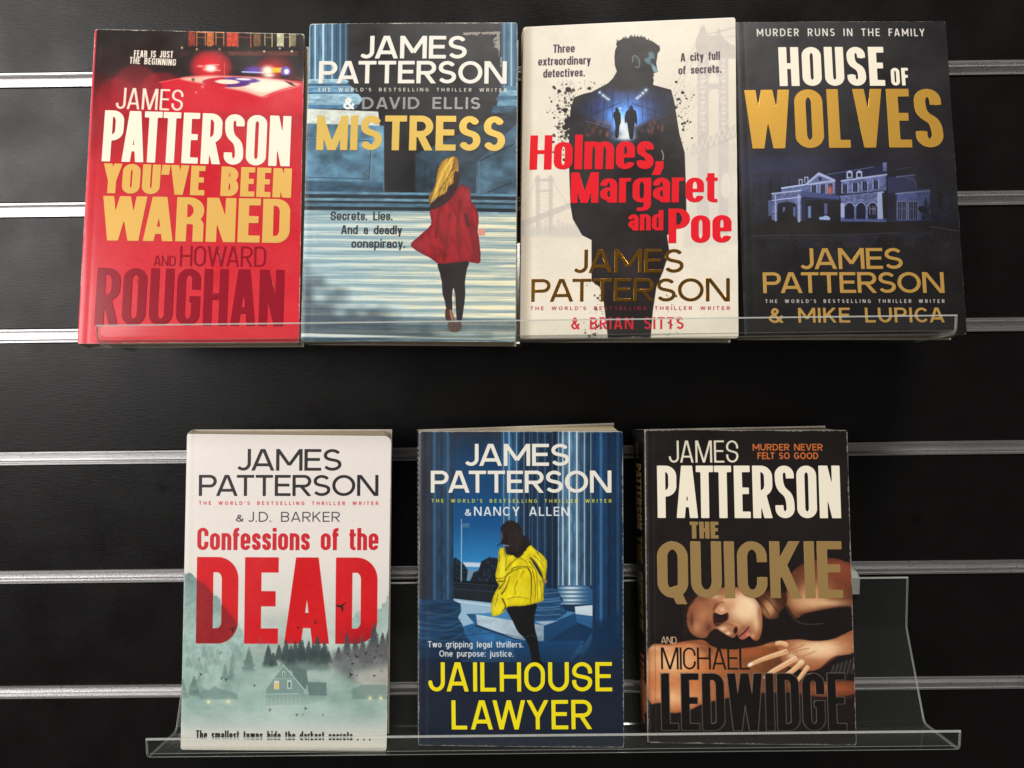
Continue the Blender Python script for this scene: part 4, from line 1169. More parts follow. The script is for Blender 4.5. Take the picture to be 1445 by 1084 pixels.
def bird(c, x, y, s, rot, col=(26, 26, 30), a=1.0):
    q, r = math.cos(rot), math.sin(rot)
    P = [(-1, -.5), (-.35, -.35), (-.1, -.2), (.1, -.35), (.45, -.5), (1, -.45), (.4, -.15), (.25, .1), (.3, .8), (.05, .95), (-.1, .2), (-.45, -.15)]
    c.poly([(x + s * (u * q - v * r), y + s * (u * r + v * q)) for u, v in P], col, a, .6)

def art_dead(c):
    def bg(X, Y):
        n = fbm(X / 55, Y / 34, 4, 12)[..., None]
        g = grad([(600, (230, 222, 216)), (790, (229, 222, 214)), (850, (216, 214, 206)), (900, (188, 202, 194)), (940, (160, 186, 178)), (1000, (150, 178, 170)), (1022, (176, 192, 184)), (1040, (216, 214, 204)), (1060, (222, 214, 204))])(X, Y)
        w = (np.clip((Y - 820) / 60, 0, 1) * np.clip((1035 - Y) / 30, 0, 1))[..., None]
        return g + w * (n - .5) * 60
    c.full(bg)
    mist = lambda X, Y: np.stack([150 + 34 * fbm(X / 12, Y / 12, 3, 9), 184 + 26 * fbm(X / 12, Y / 12, 3, 9), 174 + 28 * fbm(X / 12, Y / 12, 3, 9)], -1)
    # hillside left and far right
    def hill(X, Y):
        n = fbm(X / 5, Y / 4, 4, 15)[..., None]
        t = np.clip((Y - 800) / 95, 0, 1)[..., None]
        return np.array((104, 134, 130)) * (1 - t) + np.array((160, 188, 180)) * t + (n - .5) * 40
    HL = [(250, 806), (262, 810), (271, 808), (277, 818), (288, 822), (296, 832), (303, 840), (308, 842), (312, 850), (322, 862), (336, 880), (345, 900), (345, 930), (250, 930)]
    HR = [(556, 836), (548, 838), (542, 850), (536, 858), (526, 862), (518, 866), (508, 860), (500, 868), (492, 880), (484, 884), (476, 900), (478, 930), (556, 930)]
    c.poly(HL, hill, .95, 2.5, rough=3.2, rscale=3.0); c.poly(HR, hill, .75, 3, rough=3.5, rscale=3.0)
    # title sits in front of the pale sky and behind trees
    RED = lambda X, Y: np.array((208, 22, 30), float) * (.97 + .06 * fbm(X / 20, Y / 20, 3, 3)[..., None])
    st = ST(.096, .088, .075, True)
    print_text(c, "DEAD", (276.5, 908), (532, 908.5), 122, st, RED)
    # hillside veils the lower left of the letters
    c.full((96, 30, 34), sum([np.clip((fbm(c.X / 4, c.Y / 4, 3, 16) * .8 + .6), 0, 1) * c.mask(P, False, 5) * c.mask([(276, 786), (534, 786), (534, 908), (276, 908)]) for P in (HL,)]) * (np.abs(c.img[..., 0] - 205) < 26) * (c.img[..., 1] < 80), .55)
    c.full((120, 26, 34), np.clip((c.Y - 872) / 40, 0, 1) * (c.img[..., 1] < 70) * (c.img[..., 0] > 120) * np.clip((c.X - 450) / 60, 0, 1), .6)
    # pines
    T1, T2 = (58, 72, 72), (92, 118, 114)
    g5 = random.Random(14)
    for i in range(60):
        x = g5.uniform(252, 552); y = g5.uniform(915, 985)
        if 355 < x < 470 and y > 940: continue
        pine(c, x, y, g5.uniform(14, 34), g5.uniform(4, 9), (96, 124, 120), g5.uniform(.12, .32), i + 90, 1.6)
    for i, (x, y, h, w, a) in enumerate([(352, 940, 28, 9, .55), (318, 962, 26, 7, .5), (258, 988, 30, 9, .8), (274, 985, 32, 12, .85), (325, 960, 14, 5, .4), (290, 952, 16, 6, .35), (335, 935, 26, 14, .3), (300, 940, 22, 8, .3)]):
        pine(c, x, y, h, w, T2, a, i)
    for i, (x, y, h, w) in enumerate([(386, 942, 22, 8), (411, 940, 30, 9), (442, 940, 34, 10), (455, 940, 26, 9), (464, 938, 20, 8), (379, 944, 34, 11), (394, 935, 26, 9), (404, 936, 34, 10), (417, 934, 30, 9), (424, 934, 32, 9), (436, 932, 28, 8), (448, 932, 36, 10), (458, 934, 30, 9), (427, 938, 36, 10), (351, 950, 32, 12)]):
        pine(c, x, y, h, w, T1 if x > 360 else T2, .86 if x > 360 else .7, i + 20)
    c.poly([(400, 918), (462, 914), (466, 946), (396, 946)], T1, .6, 8)
    for i, (x, y, h, w) in enumerate([(478, 934, 22, 8), (490, 932, 40, 9), (502, 932, 32, 9), (512, 936, 36, 9), (528, 930, 52, 13), (540, 934, 42, 11), (549, 940, 56, 12), (520, 940, 30, 11)]):
        pine(c, x, y, h, w, (70, 72, 74), .92, i + 50)
    c.poly([(470, 920), (556, 904), (556, 966), (500, 962), (466, 940)], (104, 104, 106), .75, 14)
    c.poly([(500, 950), (556, 938), (556, 985), (510, 982)], (196, 188, 176), .6, 16)
    # fog over everything at ground level
    f = fbm(c.X / 26, c.Y / 16, 4, 33)
    c.full((192, 208, 200), np.clip((f - .38) * 2.2, 0, 1) * np.clip((c.Y - 925) / 30, 0, 1) * np.clip((1030 - c.Y) / 30, 0, 1), .55)
    # house
    k = 1 / 3.871
    def Q(*p): return [(250 + a * k, 780 + b * k) for a, b in p]
    H1 = (122, 148, 143)
    c.poly(Q((710, 705), (815, 708), (818, 780), (720, 780)), (98, 122, 120), .9, 1); c.poly(Q((625, 630), (706, 636), (715, 700), (700, 750), (640, 700)), (92, 112, 110), .9, 1)
    c.poly(Q((485, 740), (582, 610), (696, 748), (690, 770), (485, 770)), H1, .95, 1); c.line(Q((484, 742), (582, 612), (698, 750)), 1.8, (168, 190, 182), .9)
    c.poly(Q((485, 768), (690, 764), (730, 780), (812, 782), (812, 800), (700, 830), (485, 832)), (128, 156, 150), .85, 1.5)
    c.line(Q((484, 772), (662, 768)), 1.2, (176, 196, 188), .8); c.line(Q((530, 688), (632, 688)), .9, (176, 196, 188), .8)
    for x in range(495, 690, 22): c.line(Q((x, 790), (x, 830)), .8, (170, 190, 182), .7)
    c.rect(*Q((530, 698))[0], *Q((558, 745))[0], (200, 210, 196), 1); c.rect(*Q((535, 712))[0], *Q((555, 742))[0], (232, 190, 110), 1, 1); c.rect(*Q((602, 696))[0], *Q((626, 742))[0], (196, 210, 200), 1)
    c.rect(*Q((607, 705))[0], *Q((621, 736))[0], (96, 120, 118), 1); c.disc(*Q((583, 660))[0], 2.2, 4.2, (190, 206, 196), 1); c.disc(*Q((583, 662))[0], 1.1, 3, (90, 110, 108), 1)
    for P, ws in ((Q((120, 780), (132, 752), (160, 742), (168, 756), (180, 745), (212, 726), (222, 740), (330, 770), (330, 800), (120, 800)), ((172, 815), (280, 812))), (Q((955, 752), (1005, 720), (1150, 722), (1150, 800), (955, 800)), ((1053, 795), (1112, 795)))):
        c.poly(P, (110, 138, 132), .7, 3)
        for x, y in ws: q = Q((x, y))[0]; c.rect(q[0] - 1.8, q[1] - 2.0, q[0] + 1.8, q[1] + 2.0, (232, 228, 178), .9, 1.2); c.blob(q[0], q[1], 5, 5, (230, 230, 180), .35)
    c.poly(Q((480, 810), (830, 800), (830, 860), (480, 860)), (176, 198, 190), .55, 14)
    for _ in range(16):
        q = Q((g5.uniform(930, 1120), g5.uniform(490, 690)))[0]; bird(c, q[0], q[1], g5.uniform(1.3, 3.0), g5.uniform(-.4, .6) + (2.5 if g5.random() < .4 else 0), (40, 42, 46), g5.uniform(.5, .95))
    for x, y, s, r, a in [(235, 546, 13, .2, .5), (120, 578, 10, 0, .4), (130, 664, 13, 2.6, 1), (243, 684, 10, .3, 1), (268, 692, 12, .3, 1), (424, 724, 10, 2.4, 1), (302, 418, 20, 0, 1), (662, 410, 13, .3, 1), (757, 380, 14, 2.8, 1), (898, 292, 34, 1.9, 1),
                        (1098, 508, 13, 2.5, .9), (1030, 548, 13, .2, .9), (980, 566, 14, 2.7, .9), (957, 606, 13, .4, .9), (1082, 568, 11, 2.6, .8), (1036, 600, 8, 0, .5), (1068, 600, 6, 0, .5), (950, 666, 16, 2.6, 1), (1076, 672, 12, .3, 1), (507, 858, 11, .2, 1), (703, 850, 12, 2.7, 1), (654, 884, 12, .2, .8), (687, 882, 8, 0, .7), (797, 884, 9, 1.6, .6)]:
        q = Q((x, y))[0]; bird(c, q[0], q[1], s * k * .95, r, (24, 26, 30), a)
    print_text(c, "The smallest towns hide the darkest secrets . . .", (276.5, 1043), (523, 1045), 12.5, ST(.085, .07, .085, True, sp=.5, xh=.72), (30, 28, 32))
    c.full((186, 174, 160), np.clip((c.V - 193.5 + fbm(c.U / 9, c.V / 9, 2, 4)) / 2, 0, 1) * .25)

def art_lawyer(c):
    NV = (26, 34, 50)
    c.full(grad([(600, (42, 42, 50)), (640, (40, 44, 56)), (720, (24, 52, 84)), (900, (18, 44, 76)), (950, (16, 34, 58)), (1060, (22, 28, 42))]))
    k = 1 / 4.7125
    def Q(*p): return [(620 + a * k, 720 + b * k) for a, b in p]
    # sky panel between the columns
    c.poly([(640, 608), (878, 608), (878, 740), (640, 740)], grad([(608, (34, 46, 66)), (650, (16, 62, 102)), (700, (12, 70, 118)), (760, (16, 84, 138)), (800, (30, 104, 160))]), .9, 8)
    c.poly(Q((75, -120), (430, -120), (430, 500), (75, 500)), grad([(690, (10, 66, 112)), (740, (14, 80, 136)), (790, (40, 124, 184)), (800, (60, 140, 196))]), 1, 1.5)
    # treeline, lit facade, fence, lawn
    c.poly(Q((160, 345), (290, 350), (300, 378), (160, 375)), (196, 212, 224), .95, 1.5); c.poly(Q((160, 395), (300, 398), (300, 465), (160, 460)), (120, 140, 156), .8, 3)
    trees = lambda X, Y: np.array((14, 22, 30)) + np.array((40, 66, 84)) * np.clip(fbm(X / 1.8, Y / 1.8, 3, 5)[..., None] - .45, 0, 1) * 1.6
    c.poly(Q((75, 320), (110, 315), (140, 340), (165, 360), (190, 400), (180, 470), (75, 480)), trees, 1, 1.5); c.poly(Q((280, 340), (330, 312), (400, 318), (440, 360), (430, 480), (200, 480), (230, 410), (260, 400)), trees, 1, 1.5)
    c.poly(Q((75, 465), (440, 480), (440, 620), (75, 590)), (14, 20, 28), 1, 1.2)
    for i in range(26): c.line(Q((80 + i * 11, 490 + i * .9), (80 + i * 11, 575 + i * 1.3)), .55, (64, 84, 100), .7)
    c.line(Q((75, 480), (400, 505)), 1.0, (50, 70, 88), .9); c.line(Q((75, 520), (400, 545)), .7, (60, 80, 98), .8)
    c.line(Q((148, 60), (146, 470)), 1.5, (150, 180, 200), .95); c.poly(Q((152, 82), (204, 88), (196, 118), (152, 112)), (70, 110, 146), .9, 1); c.line(Q((150, 90), (156, 48)), .8, (20, 30, 40), 1)
    # terrace blocks
    c.poly(Q((75, 585), (440, 632), (460, 690), (250, 690), (240, 770), (500, 860), (960, 870), (930, 1010), (150, 1010)), shade_noise((40, 98, 148), .3, 14, 7, 8), 1, 2)
    c.poly(Q((75, 585), (430, 625), (420, 680), (180, 690), (230, 750), (150, 775)), (150, 184, 208), 1, 2); c.line(Q((75, 600), (430, 645)), 1.2, (220, 232, 238), .8)
    c.poly(Q((245, 692), (500, 660), (770, 735), (695, 765)), (66, 132, 182), 1, 1.2); c.poly(Q((245, 692), (695, 765), (695, 882), (500, 850), (250, 760)), shade_noise((176, 198, 212), .12, 10, 6, 9), 1, 1.2)
    c.poly(Q((695, 765), (905, 675), (915, 740), (915, 760), (700, 880)), (26, 70, 112), 1, 1.2); c.poly(Q((640, 735), (780, 735), (912, 680), (850, 670)), (70, 126, 172), 1, 1)
    c.poly(Q((640, 740), (790, 735), (700, 765)), (206, 218, 226), .8, 1.5)
    c.poly(Q((700, 880), (900, 760), (1020, 790), (940, 870)), (20, 50, 84), 1, 2); c.poly(Q((900, 640), (1020, 630), (1020, 705), (905, 690)), (200, 216, 228), 1, 1.2); c.poly(Q((905, 690), (1020, 705), (1020, 790), (915, 745)), (44, 96, 146), 1, 1.5)
    c.poly(Q((480, 870), (940, 868), (860, 1010), (520, 1010)), (22, 72, 118), 1, 3)
    # columns
    column(c, *[v for v in (708, 750)], 600, 850, (18, 38, 62), (50, 110, 158), (140, 178, 204), 6, .25, 3)
    column(c, 748, 790, 600, 850, (18, 34, 54), (28, 58, 88), (60, 96, 130), 6, .3, 4)
    c.poly(Q((600, 520), (780, 520), (815, 560), (800, 590), (825, 600), (818, 640), (850, 680), (780, 730), (630, 735), (600, 640)), shade_noise((34, 74, 112), .4, 20, 3, 14), 1, 1.2)
    for y in (545, 585, 600, 640, 655, 690): c.line(Q((640, y + 6), (720, y + 8), (800, y - 2)), 1.6, (96, 140, 176), .6, 1.4, True)
    column(c, 786, 842, 600, 826, (18, 44, 72), (104, 152, 186), (236, 242, 240), 8, .32, 5)
    c.poly(Q((780, 500), (985, 500), (1018, 530), (1016, 560), (1022, 575), (1022, 625), (800, 625), (825, 600), (800, 560)), lambda X, Y: np.array((36, 82, 124)) + np.array((180, 150, 112)) * (np.exp(-((X - 806) / 16) ** 2) * (.6 + .4 * np.sin(Y * 1.1)))[..., None], 1, 1.2)
    column(c, 836, 884, 600, 900, (16, 38, 64), (26, 66, 106), (52, 104, 150), 3, .2, 6)
    c.poly(Q((1020, 790), (1115, 760), (1150, 1010), (860, 1010), (950, 940)), shade_noise((20, 56, 92), .3, 12, 10, 16), 1, 4); c.poly(Q((950, 900), (1010, 820), (1020, 860), (960, 960), (930, 1000)), (46, 100, 144), .7, 5)
    c.poly([(836, 880), (884, 860), (884, 930), (836, 930)], (18, 44, 74), .8, 8)
    column(c, 586, 640, 600, 852, (30, 34, 46), (38, 78, 112), (60, 98, 130), 4, .75, 7)
    c.full((40, 42, 52), np.clip((c.Y - 0) / 1, 0, 1) * np.clip((606 - c.X) / 6, 0, 1) * np.clip((900 - c.Y) / 60, 0, 1), .9)
    c.poly([(586, 846), (638, 846), (650, 852), (651, 862), (646, 872), (652, 880), (656, 894), (668, 912), (662, 930), (586, 930)], shade_noise((26, 58, 90), .4, 26, 3, 18), 1, 1.5)
    for y in (862, 876, 884, 898): c.line([(592, y + 2), (630, y + 6), (650, y - 2)], 2.0, (60, 104, 140), .5, 2, True)
    for p in [[(595, 925), (625, 900), (700, 892), (760, 905)]]: c.line(p, 1, (20, 30, 44), .5)
    c.full(NV, np.clip((c.Y - 905) / 45, 0, 1) * np.clip((c.Y - 0), 0, 1), .92)
    c.full((20, 56, 90), np.clip((c.Y - 860) / 50, 0, 1) * np.clip((975 - c.Y) / 70, 0, 1) * np.exp(-((c.X - 790) / 60) ** 2), .5)
    # running woman in a yellow coat
    BK = (20, 20, 22)
    c.poly(Q((455, 640), (640, 615), (632, 700), (636, 790), (652, 850), (662, 930), (676, 1000), (700, 1040), (610, 1040), (612, 990), (600, 920), (570, 855), (525, 810), (490, 740)), BK, 1, 1, True, 3)
    c.line(Q((580, 840), (625, 830), (650, 850)), 1.2, (40, 60, 56), .9, 1, True)
    coat = Q((398, 262), (430, 250), (455, 300), (520, 260), (590, 225), (612, 232), (640, 262), (690, 300), (716, 345), (710, 420), (706, 462), (714, 476), (696, 485), (692, 560), (690, 600), (630, 620), (560, 635), (455, 642), (425, 680), (360, 706), (344, 670), (350, 600), (372, 540), (396, 500), (380, 470), (373, 430), (388, 350))
    YL = lambda X, Y: np.array((230, 212, 22), float) * (.80 + .36 * fbm((X + .3 * Y) / 4.5, Y / 11, 4, 19)[..., None])
    c.poly(coat, YL, 1, .9, True, 3, rough=.4, rim=(1.3, (120, 100, 8), .7))
    c.clip = c.mask(coat, True)
    for x, y, rx, ry, cc, a in [(420, 380, 4, 16, (246, 232, 60), .8), (540, 520, 12, 12, (240, 226, 44), .7), (660, 330, 6, 10, (244, 230, 60), .7), (375, 650, 5, 8, (240, 226, 60), .7), (660, 540, 4, 12, (236, 220, 40), .6), (560, 470, 20, 12, (214, 190, 20), .4)]:
        q = Q((x, y))[0]; c.blob(q[0], q[1], rx, ry, cc, a)
    for i, (P, w) in enumerate([([(608, 320), (640, 350), (680, 420), (690, 480)], 3.0), ([(395, 470), (430, 470), (450, 430), (520, 390), (590, 380)], 2.2), ([(415, 555), (440, 520), (470, 440)], 2.4), ([(400, 520), (440, 470)], 2.4), ([(590, 385), (610, 430), (612, 520), (606, 620)], 2.2), ([(600, 340), (640, 400), (650, 470), (655, 600)], 1.4),
                                ([(440, 400), (480, 350), (560, 290)], 1.4), ([(620, 400), (640, 520), (632, 615)], 1.4), ([(420, 590), (440, 640), (420, 670)], 2.6), ([(430, 260), (445, 330), (440, 400)], 1.2), ([(480, 400), (500, 380), (590, 372), (620, 390)], 1.4), ([(455, 590), (520, 575), (600, 590)], 1.0), ([(520, 470), (500, 520), (510, 560)], .9),
                                ([(560, 400), (540, 440)], .9), ([(650, 280), (690, 340)], 1.2), ([(630, 300), (670, 340), (695, 380)], 1.0), ([(400, 300), (400, 350)], 1.0), ([(375, 450), (410, 455), (440, 440)], 1.5), ([(390, 560), (370, 640)], 1.0), ([(670, 470), (680, 560), (676, 600)], 1.0), ([(500, 300), (560, 330), (590, 360)], 1.0)]):
        c.line(Q(*P), w, ((70, 58, 14), (96, 80, 12))[i % 2], .85, 1.2, True, w1=w * .35)
    c.clip = None
    c.poly(Q((612, 330), (650, 370), (690, 455), (668, 430), (640, 380)), (18, 40, 62), 1, 1, True)
    c.poly(Q((690, 460), (712, 462), (715, 480), (698, 486)), (150, 120, 90), .9, .8, True)
    hair = Q((410, 110), (440, 82), (480, 72), (520, 85), (548, 120), (560, 170), (590, 205), (608, 225), (590, 245), (570, 270), (545, 300), (520, 318), (490, 300), (450, 290), (440, 240), (415, 220), (414, 180), (408, 140))
    c.poly(hair, lambda X, Y: np.array((30, 23, 22), float) * (.5 + 1.1 * fbm((X + .2 * Y) / 1.0, Y / 10, 3, 23)[..., None]), 1, 1, True, 3, rough=1.0, rscale=1.4)
    for P in [[(430, 200), (400, 225), (382, 240)], [(540, 160), (590, 190), (610, 235)], [(440, 80), (470, 66), (500, 75)], [(420, 210), (405, 232)], [(560, 180), (600, 215)]]: c.line(Q(*P), 1.3, (24, 18, 18), 1, .8, True, w1=.5)
    for i in range(14): c.line(Q((450 + i * 8, 110 + (i % 3) * 20), (455 + i * 7, 180), (465 + i * 6, 270)), .6, (64, 50, 44), .6, .8, True)
    c.poly(Q((412, 150), (420, 140), (424, 180), (416, 200)), (120, 92, 84), .7, 1.5)
    c.line(Q((428, 232), (460, 236)), 1.6, (150, 170, 180), .7)
    c.full((70, 78, 92), np.clip((1.9 - abs(c.U - 5.5)) / 1.6, 0, 1) * (.15 + .2 * fbm(c.U, c.V / 30, 2, 3)), .8)

def art_quickie(c):
    c.full(lambda X, Y: np.array((25, 19, 18), float) * (.93 + .14 * fbm(X / 30, Y / 30, 3, 2)[..., None]))
    k = 1 / 4.0133
    def Q(*p): return [(910 + a * k, 780 + b * k) for a, b in p]
    def skin(lo, mid, hi, cx, cy, rx, ry, seed=0):
        def f(X, Y):
            t = np.exp(-(((X - cx) / rx) ** 2 + ((Y - cy) / ry) ** 2))[..., None]
            n = (fbm(X / 5, Y / 5, 3, seed)[..., None] - .5) * .10
            a = np.array(lo, float) * (1 - t) + np.array(mid, float) * t
            u = np.clip(t * 1.6 - .8, 0, 1)
            return (a * (1 - u) + np.array(hi, float) * u) * (1 + n)
        return f
    # shoulder and back (upper right)
    sh = Q((820, 130), (880, 70), (980, 35), (1070, 32), (1130, 50), (1175, 85), (1185, 310), (1100, 310), (1000, 325), (900, 345), (860, 372), (820, 340), (795, 300), (800, 220))
    c.poly(sh, skin((96, 50, 30), (176, 116, 74), (232, 190, 146), 1140, 845, 40, 26, 4), 1, 2.0, True, 3, rim=(3.5, (70, 34, 24), .7))
    c.clip = c.mask(sh, True, 2)
    c.blob(*Q((1080, 90))[0], 28, 12, (150, 76, 52), .8); c.blob(*Q((1150, 140))[0], 18, 14, (140, 66, 48), .6); c.blob(*Q((940, 220))[0], 24, 16, (190, 138, 96), .7); c.blob(*Q((1040, 285))[0], 26, 5, (236, 196, 150), .7); c.blob(*Q((850, 170))[0], 12, 18, (100, 54, 38), .7)
    c.clip = None
    # neck
    c.poly(Q((520, 190), (620, 220), (700, 215), (790, 225), (800, 290), (760, 340), (750, 370), (690, 372), (660, 340), (620, 290)), skin((60, 32, 22), (168, 112, 72), (206, 156, 110), 1085, 858, 12, 16, 5), 1, 3, True)
    for P in [[(600, 240), (660, 290), (700, 350)], [(640, 230), (700, 270), (750, 330)], [(690, 230), (740, 260), (785, 300)]]: c.line(Q(*P), 2, (64, 34, 24), .7, 2.5, True)
    # shoulder shadow and hair below
    c.poly(Q((800, 300), (860, 375), (980, 330), (1180, 310), (1180, 440), (1000, 500), (880, 480), (700, 490), (660, 470), (665, 390), (760, 370)), (24, 17, 17), 1, 4, True)
    c.line(Q((800, 310), (850, 380), (920, 405), (1010, 400)), 1.2, (120, 84, 60), .6, 1.5, True)
    # face, lying on its side
    face = Q((270, 270), (330, 225), (420, 200), (520, 195), (600, 240), (650, 300), (664, 380), (660, 450), (640, 495), (612, 492), (590, 470), (560, 490), (535, 486), (520, 462), (500, 482), (455, 462), (400, 430), (380, 455), (340, 482), (290, 475), (250, 440), (236, 380), (245, 320))
    c.poly(face, skin((150, 90, 60), (228, 178, 132), (255, 234, 202), 1054, 856, 36, 30, 6), 1, 1.6, True, 3, rim=(3.0, (110, 62, 42), .55))
    c.clip = c.mask(face, True, 1.5)
    for x, y, rx, ry, cc, a in [(300, 330, 14, 12, (150, 92, 58), .8), (290, 420, 14, 14, (202, 146, 100), .7), (265, 380, 6, 20, (84, 44, 30), .8), (320, 262, 14, 7, (120, 74, 50), .8), (400, 250, 12, 6, (226, 190, 156), .7), (560, 320, 24, 22, (246, 206, 160), .9), (470, 270, 20, 10, (236, 194, 150), .7), (330, 350, 18, 20, (200, 140, 98), .6), (630, 400, 9, 20, (246, 210, 160), .7), (648, 340, 6, 22, (150, 92, 60), .7),
                                (480, 300, 16, 14, (206, 148, 104), .7), (440, 430, 12, 7, (240, 202, 160), .9), (470, 455, 8, 5, (248, 216, 180), .9), (560, 430, 10, 8, (150, 92, 62), .8), (520, 405, 10, 8, (206, 150, 108), .8), (360, 420, 9, 14, (90, 46, 30), .8), (355, 380, 8, 12, (158, 98, 62), .6), (610, 470, 6, 7, (224, 166, 118), .8), (400, 300, 6, 12, (140, 86, 58), .7)]:
        q = Q((x, y))[0]; c.blob(q[0], q[1], rx * .55, ry * .55, cc, a)
    c.poly(Q((386, 352), (398, 338), (430, 352), (468, 344), (470, 375), (450, 392), (412, 414), (390, 404)), (40, 20, 16), .96, 4.0, True)
    c.poly(Q((400, 322), (424, 300), (452, 304), (464, 324), (462, 346), (432, 354), (404, 344)), (206, 150, 112), .95, 2.2, True)
    c.blob(*Q((438, 322))[0], 3.2, 2.4, (240, 204, 168), .8)
    c.line(Q((406, 346), (432, 355), (466, 342)), 1.7, (22, 12, 12), 1, .9, True)
    for q in range(9): c.line(Q((410 + q * 6.5, 350 + 2.5 * math.sin(q / 2.6)), (406 + q * 6.8, 364 + 3 * math.sin(q / 2.6))), .6, (20, 12, 12), .9, .6)
    c.line(Q((386, 322), (402, 296), (428, 280), (448, 284)), 2.2, (104, 60, 42), .85, 1.6, True, w1=1.0)
    c.line(Q((395, 405), (440, 398), (490, 408), (518, 425)), 1.4, (130, 80, 54), .7, 2, True)
    c.poly(Q((504, 428), (520, 418), (524, 440), (512, 458), (502, 450)), (40, 18, 16), .95, 1.5, True)
    c.poly(Q((528, 470), (556, 448), (585, 418), (598, 440), (590, 470), (560, 488), (538, 485)), (176, 96, 80), 1, 1.5, True); c.line(Q((532, 474), (560, 452), (588, 420)), 1.5, (40, 18, 18), 1, 1, True); c.poly(Q((572, 460), (590, 450), (598, 480), (580, 490)), (206, 130, 112), .9, 1.6, True)
    c.clip = None
    for i in range(26):
        y = 260 + i * 8.5; c.line(Q((240 + 12 * math.sin(i) + (30 if i < 4 else 0), y), (222 + rnd.uniform(-10, 8), y - 20)), .8, (60, 36, 26), .7, .8)
    c.poly(Q((250, 240), (330, 212), (300, 240), (255, 300), (240, 300)), (40, 24, 20), .8, 4, True)
    c.poly(Q((355, 470), (400, 430), (450, 466), (520, 500), (640, 500), (700, 495), (740, 498), (560, 545), (430, 540), (370, 520)), (30, 20, 18), 1, 3, True)
    # resting arm, left and across
    arm = Q((20, 545), (130, 520), (240, 500), (330, 495), (370, 525), (440, 545), (560, 540), (650, 528), (720, 505), (800, 500), (840, 560), (820, 640), (780, 720), (1010, 730), (1185, 725), (1185, 800), (1000, 815), (900, 800), (800, 790), (560, 800), (440, 830), (340, 850), (240, 895), (140, 905), (90, 850), (20, 835))
    def armf(X, Y):
        a = (X - 910) / k; b = (Y - 780) / k
        a = (X - 910) * 4.0133; b = (Y - 780) * 4.0133
        n = fbm(X / 9, Y / 7, 4, 9)
        hi = np.exp(-((a - 150) / 150) ** 2 - ((b - 620) / 80) ** 2) + .9 * np.exp(-((a - 160) / 130) ** 2 - ((b - 820) / 60) ** 2) + .35 * np.exp(-((a - 300) / 80) ** 2 - ((b - 540) / 40) ** 2)
        v = np.clip(hi + (n - .5) * .3, 0, 1)[..., None]
        base = np.array((196, 112, 62), float) * (1 - np.clip((a - 300) / 900, 0, .5))[..., None]
        return base * (1 - v) + np.array((236, 184, 132), float) * v
    c.poly(arm, armf, 1, 2.2, True, 3, rim=(3.0, (110, 54, 34), .6))
    c.clip = c.mask(arm, True, 2)
    c.blob(*Q((340, 545))[0], 16, 7, (120, 66, 44), .7, 1, .3); c.line(Q((240, 500), (350, 520), (372, 560), (340, 600)), 3, (116, 62, 40), .7, 4, True)
    c.blob(*Q((80, 540))[0], 26, 4, (232, 190, 150), .6); c.blob(*Q((620, 560))[0], 34, 8, (176, 92, 50), .7); c.blob(*Q((700, 520))[0], 20, 4, (214, 140, 90), .6); c.line(Q((760, 800), (600, 760), (500, 720), (420, 690)), 1.5, (140, 74, 44), .6, 2, True)
    c.blob(*Q((1050, 770))[0], 34, 8, (184, 88, 54), .8); c.blob(*Q((900, 640))[0], 20, 14, (70, 32, 22), .6)
    c.clip = None
    for i in range(40): x = 880 + i * 8; c.line(Q((x, 800), (x + 8, 822 + rnd.uniform(-4, 8))), .7, (120, 60, 40), .6)
    c.poly(Q((1010, 640), (1180, 560), (1185, 725), (1000, 722), (900, 718)), (26, 20, 20), 1, 4)
    for i in range(7): c.line(Q((1050 + i * 24, 700 - i * 4), (1070 + i * 24, 640 - i * 8)), 3, (84, 82, 84), .6, 2)
    # hand with five fingers
    def finger(P, w0, w1, nail=None):
        w0 *= .86; w1 *= .86; c.line(Q(*P), w0 + 1.6, (110, 58, 38), .6, 2.0, True, w1 + 1.4); c.line(Q(*P), w0, (222, 170, 124), 1, 1.8, True, w1)
        P2 = [(a - 2, b - 9) for a, b in P]; c.line(Q(*P2), w0 * .4, (250, 214, 170), .7, 1.8, True, w1 * .4)
    c.poly(Q((740, 510), (860, 490), (960, 500), (1060, 490), (1130, 460), (1185, 445), (1185, 560), (1100, 585), (1040, 620), (1000, 650), (940, 670), (880, 660), (800, 640), (770, 600), (760, 560)), skin((150, 84, 54), (228, 176, 128), (250, 216, 174), 1155, 915, 46, 20, 8), 1, 1.4, True, rim=(1.8, (120, 66, 44), .6))
    finger([(800, 520), (770, 512), (745, 515)], 8, 6); finger([(800, 560), (720, 585), (650, 610), (590, 638)], 9, 5.5); finger([(850, 600), (780, 640), (720, 675), (682, 705)], 9.5, 7); finger([(890, 620), (840, 665), (790, 700)], 9, 7); finger([(920, 650), (890, 690), (868, 720)], 8, 6)
    c.disc(*Q((597, 632))[0], 4.0, 2.2, (250, 232, 222), .95, 1, -.45)
    for P in [[(800, 600), (850, 560), (930, 540)], [(860, 620), (900, 585), (960, 560)], [(790, 560), (860, 540), (900, 520)]]: c.line(Q(*P), 1.2, (160, 96, 66), .7, 1.8, True)
    c.blob(*Q((830, 585))[0], 6, 4, (252, 224, 188), .7); c.blob(*Q((880, 615))[0], 5, 4, (250, 220, 182), .7)
    c.line(Q((1000, 652), (1060, 600), (1100, 585)), 2, (60, 30, 24), .9, 2, True)
    # fold lines and scratches
    c.full((70, 62, 60), np.clip((.5 - abs(c.U - 5.2)) / .4, 0, 1) * (.3 + .6 * fbm(c.U, c.V / 14, 3, 5)), .6)
    c.full((96, 90, 88), np.clip((.35 - abs(c.U - 1.6)) / .3, 0, 1) * (.3 + .7 * fbm(c.U, c.V / 9, 3, 6)), .7)
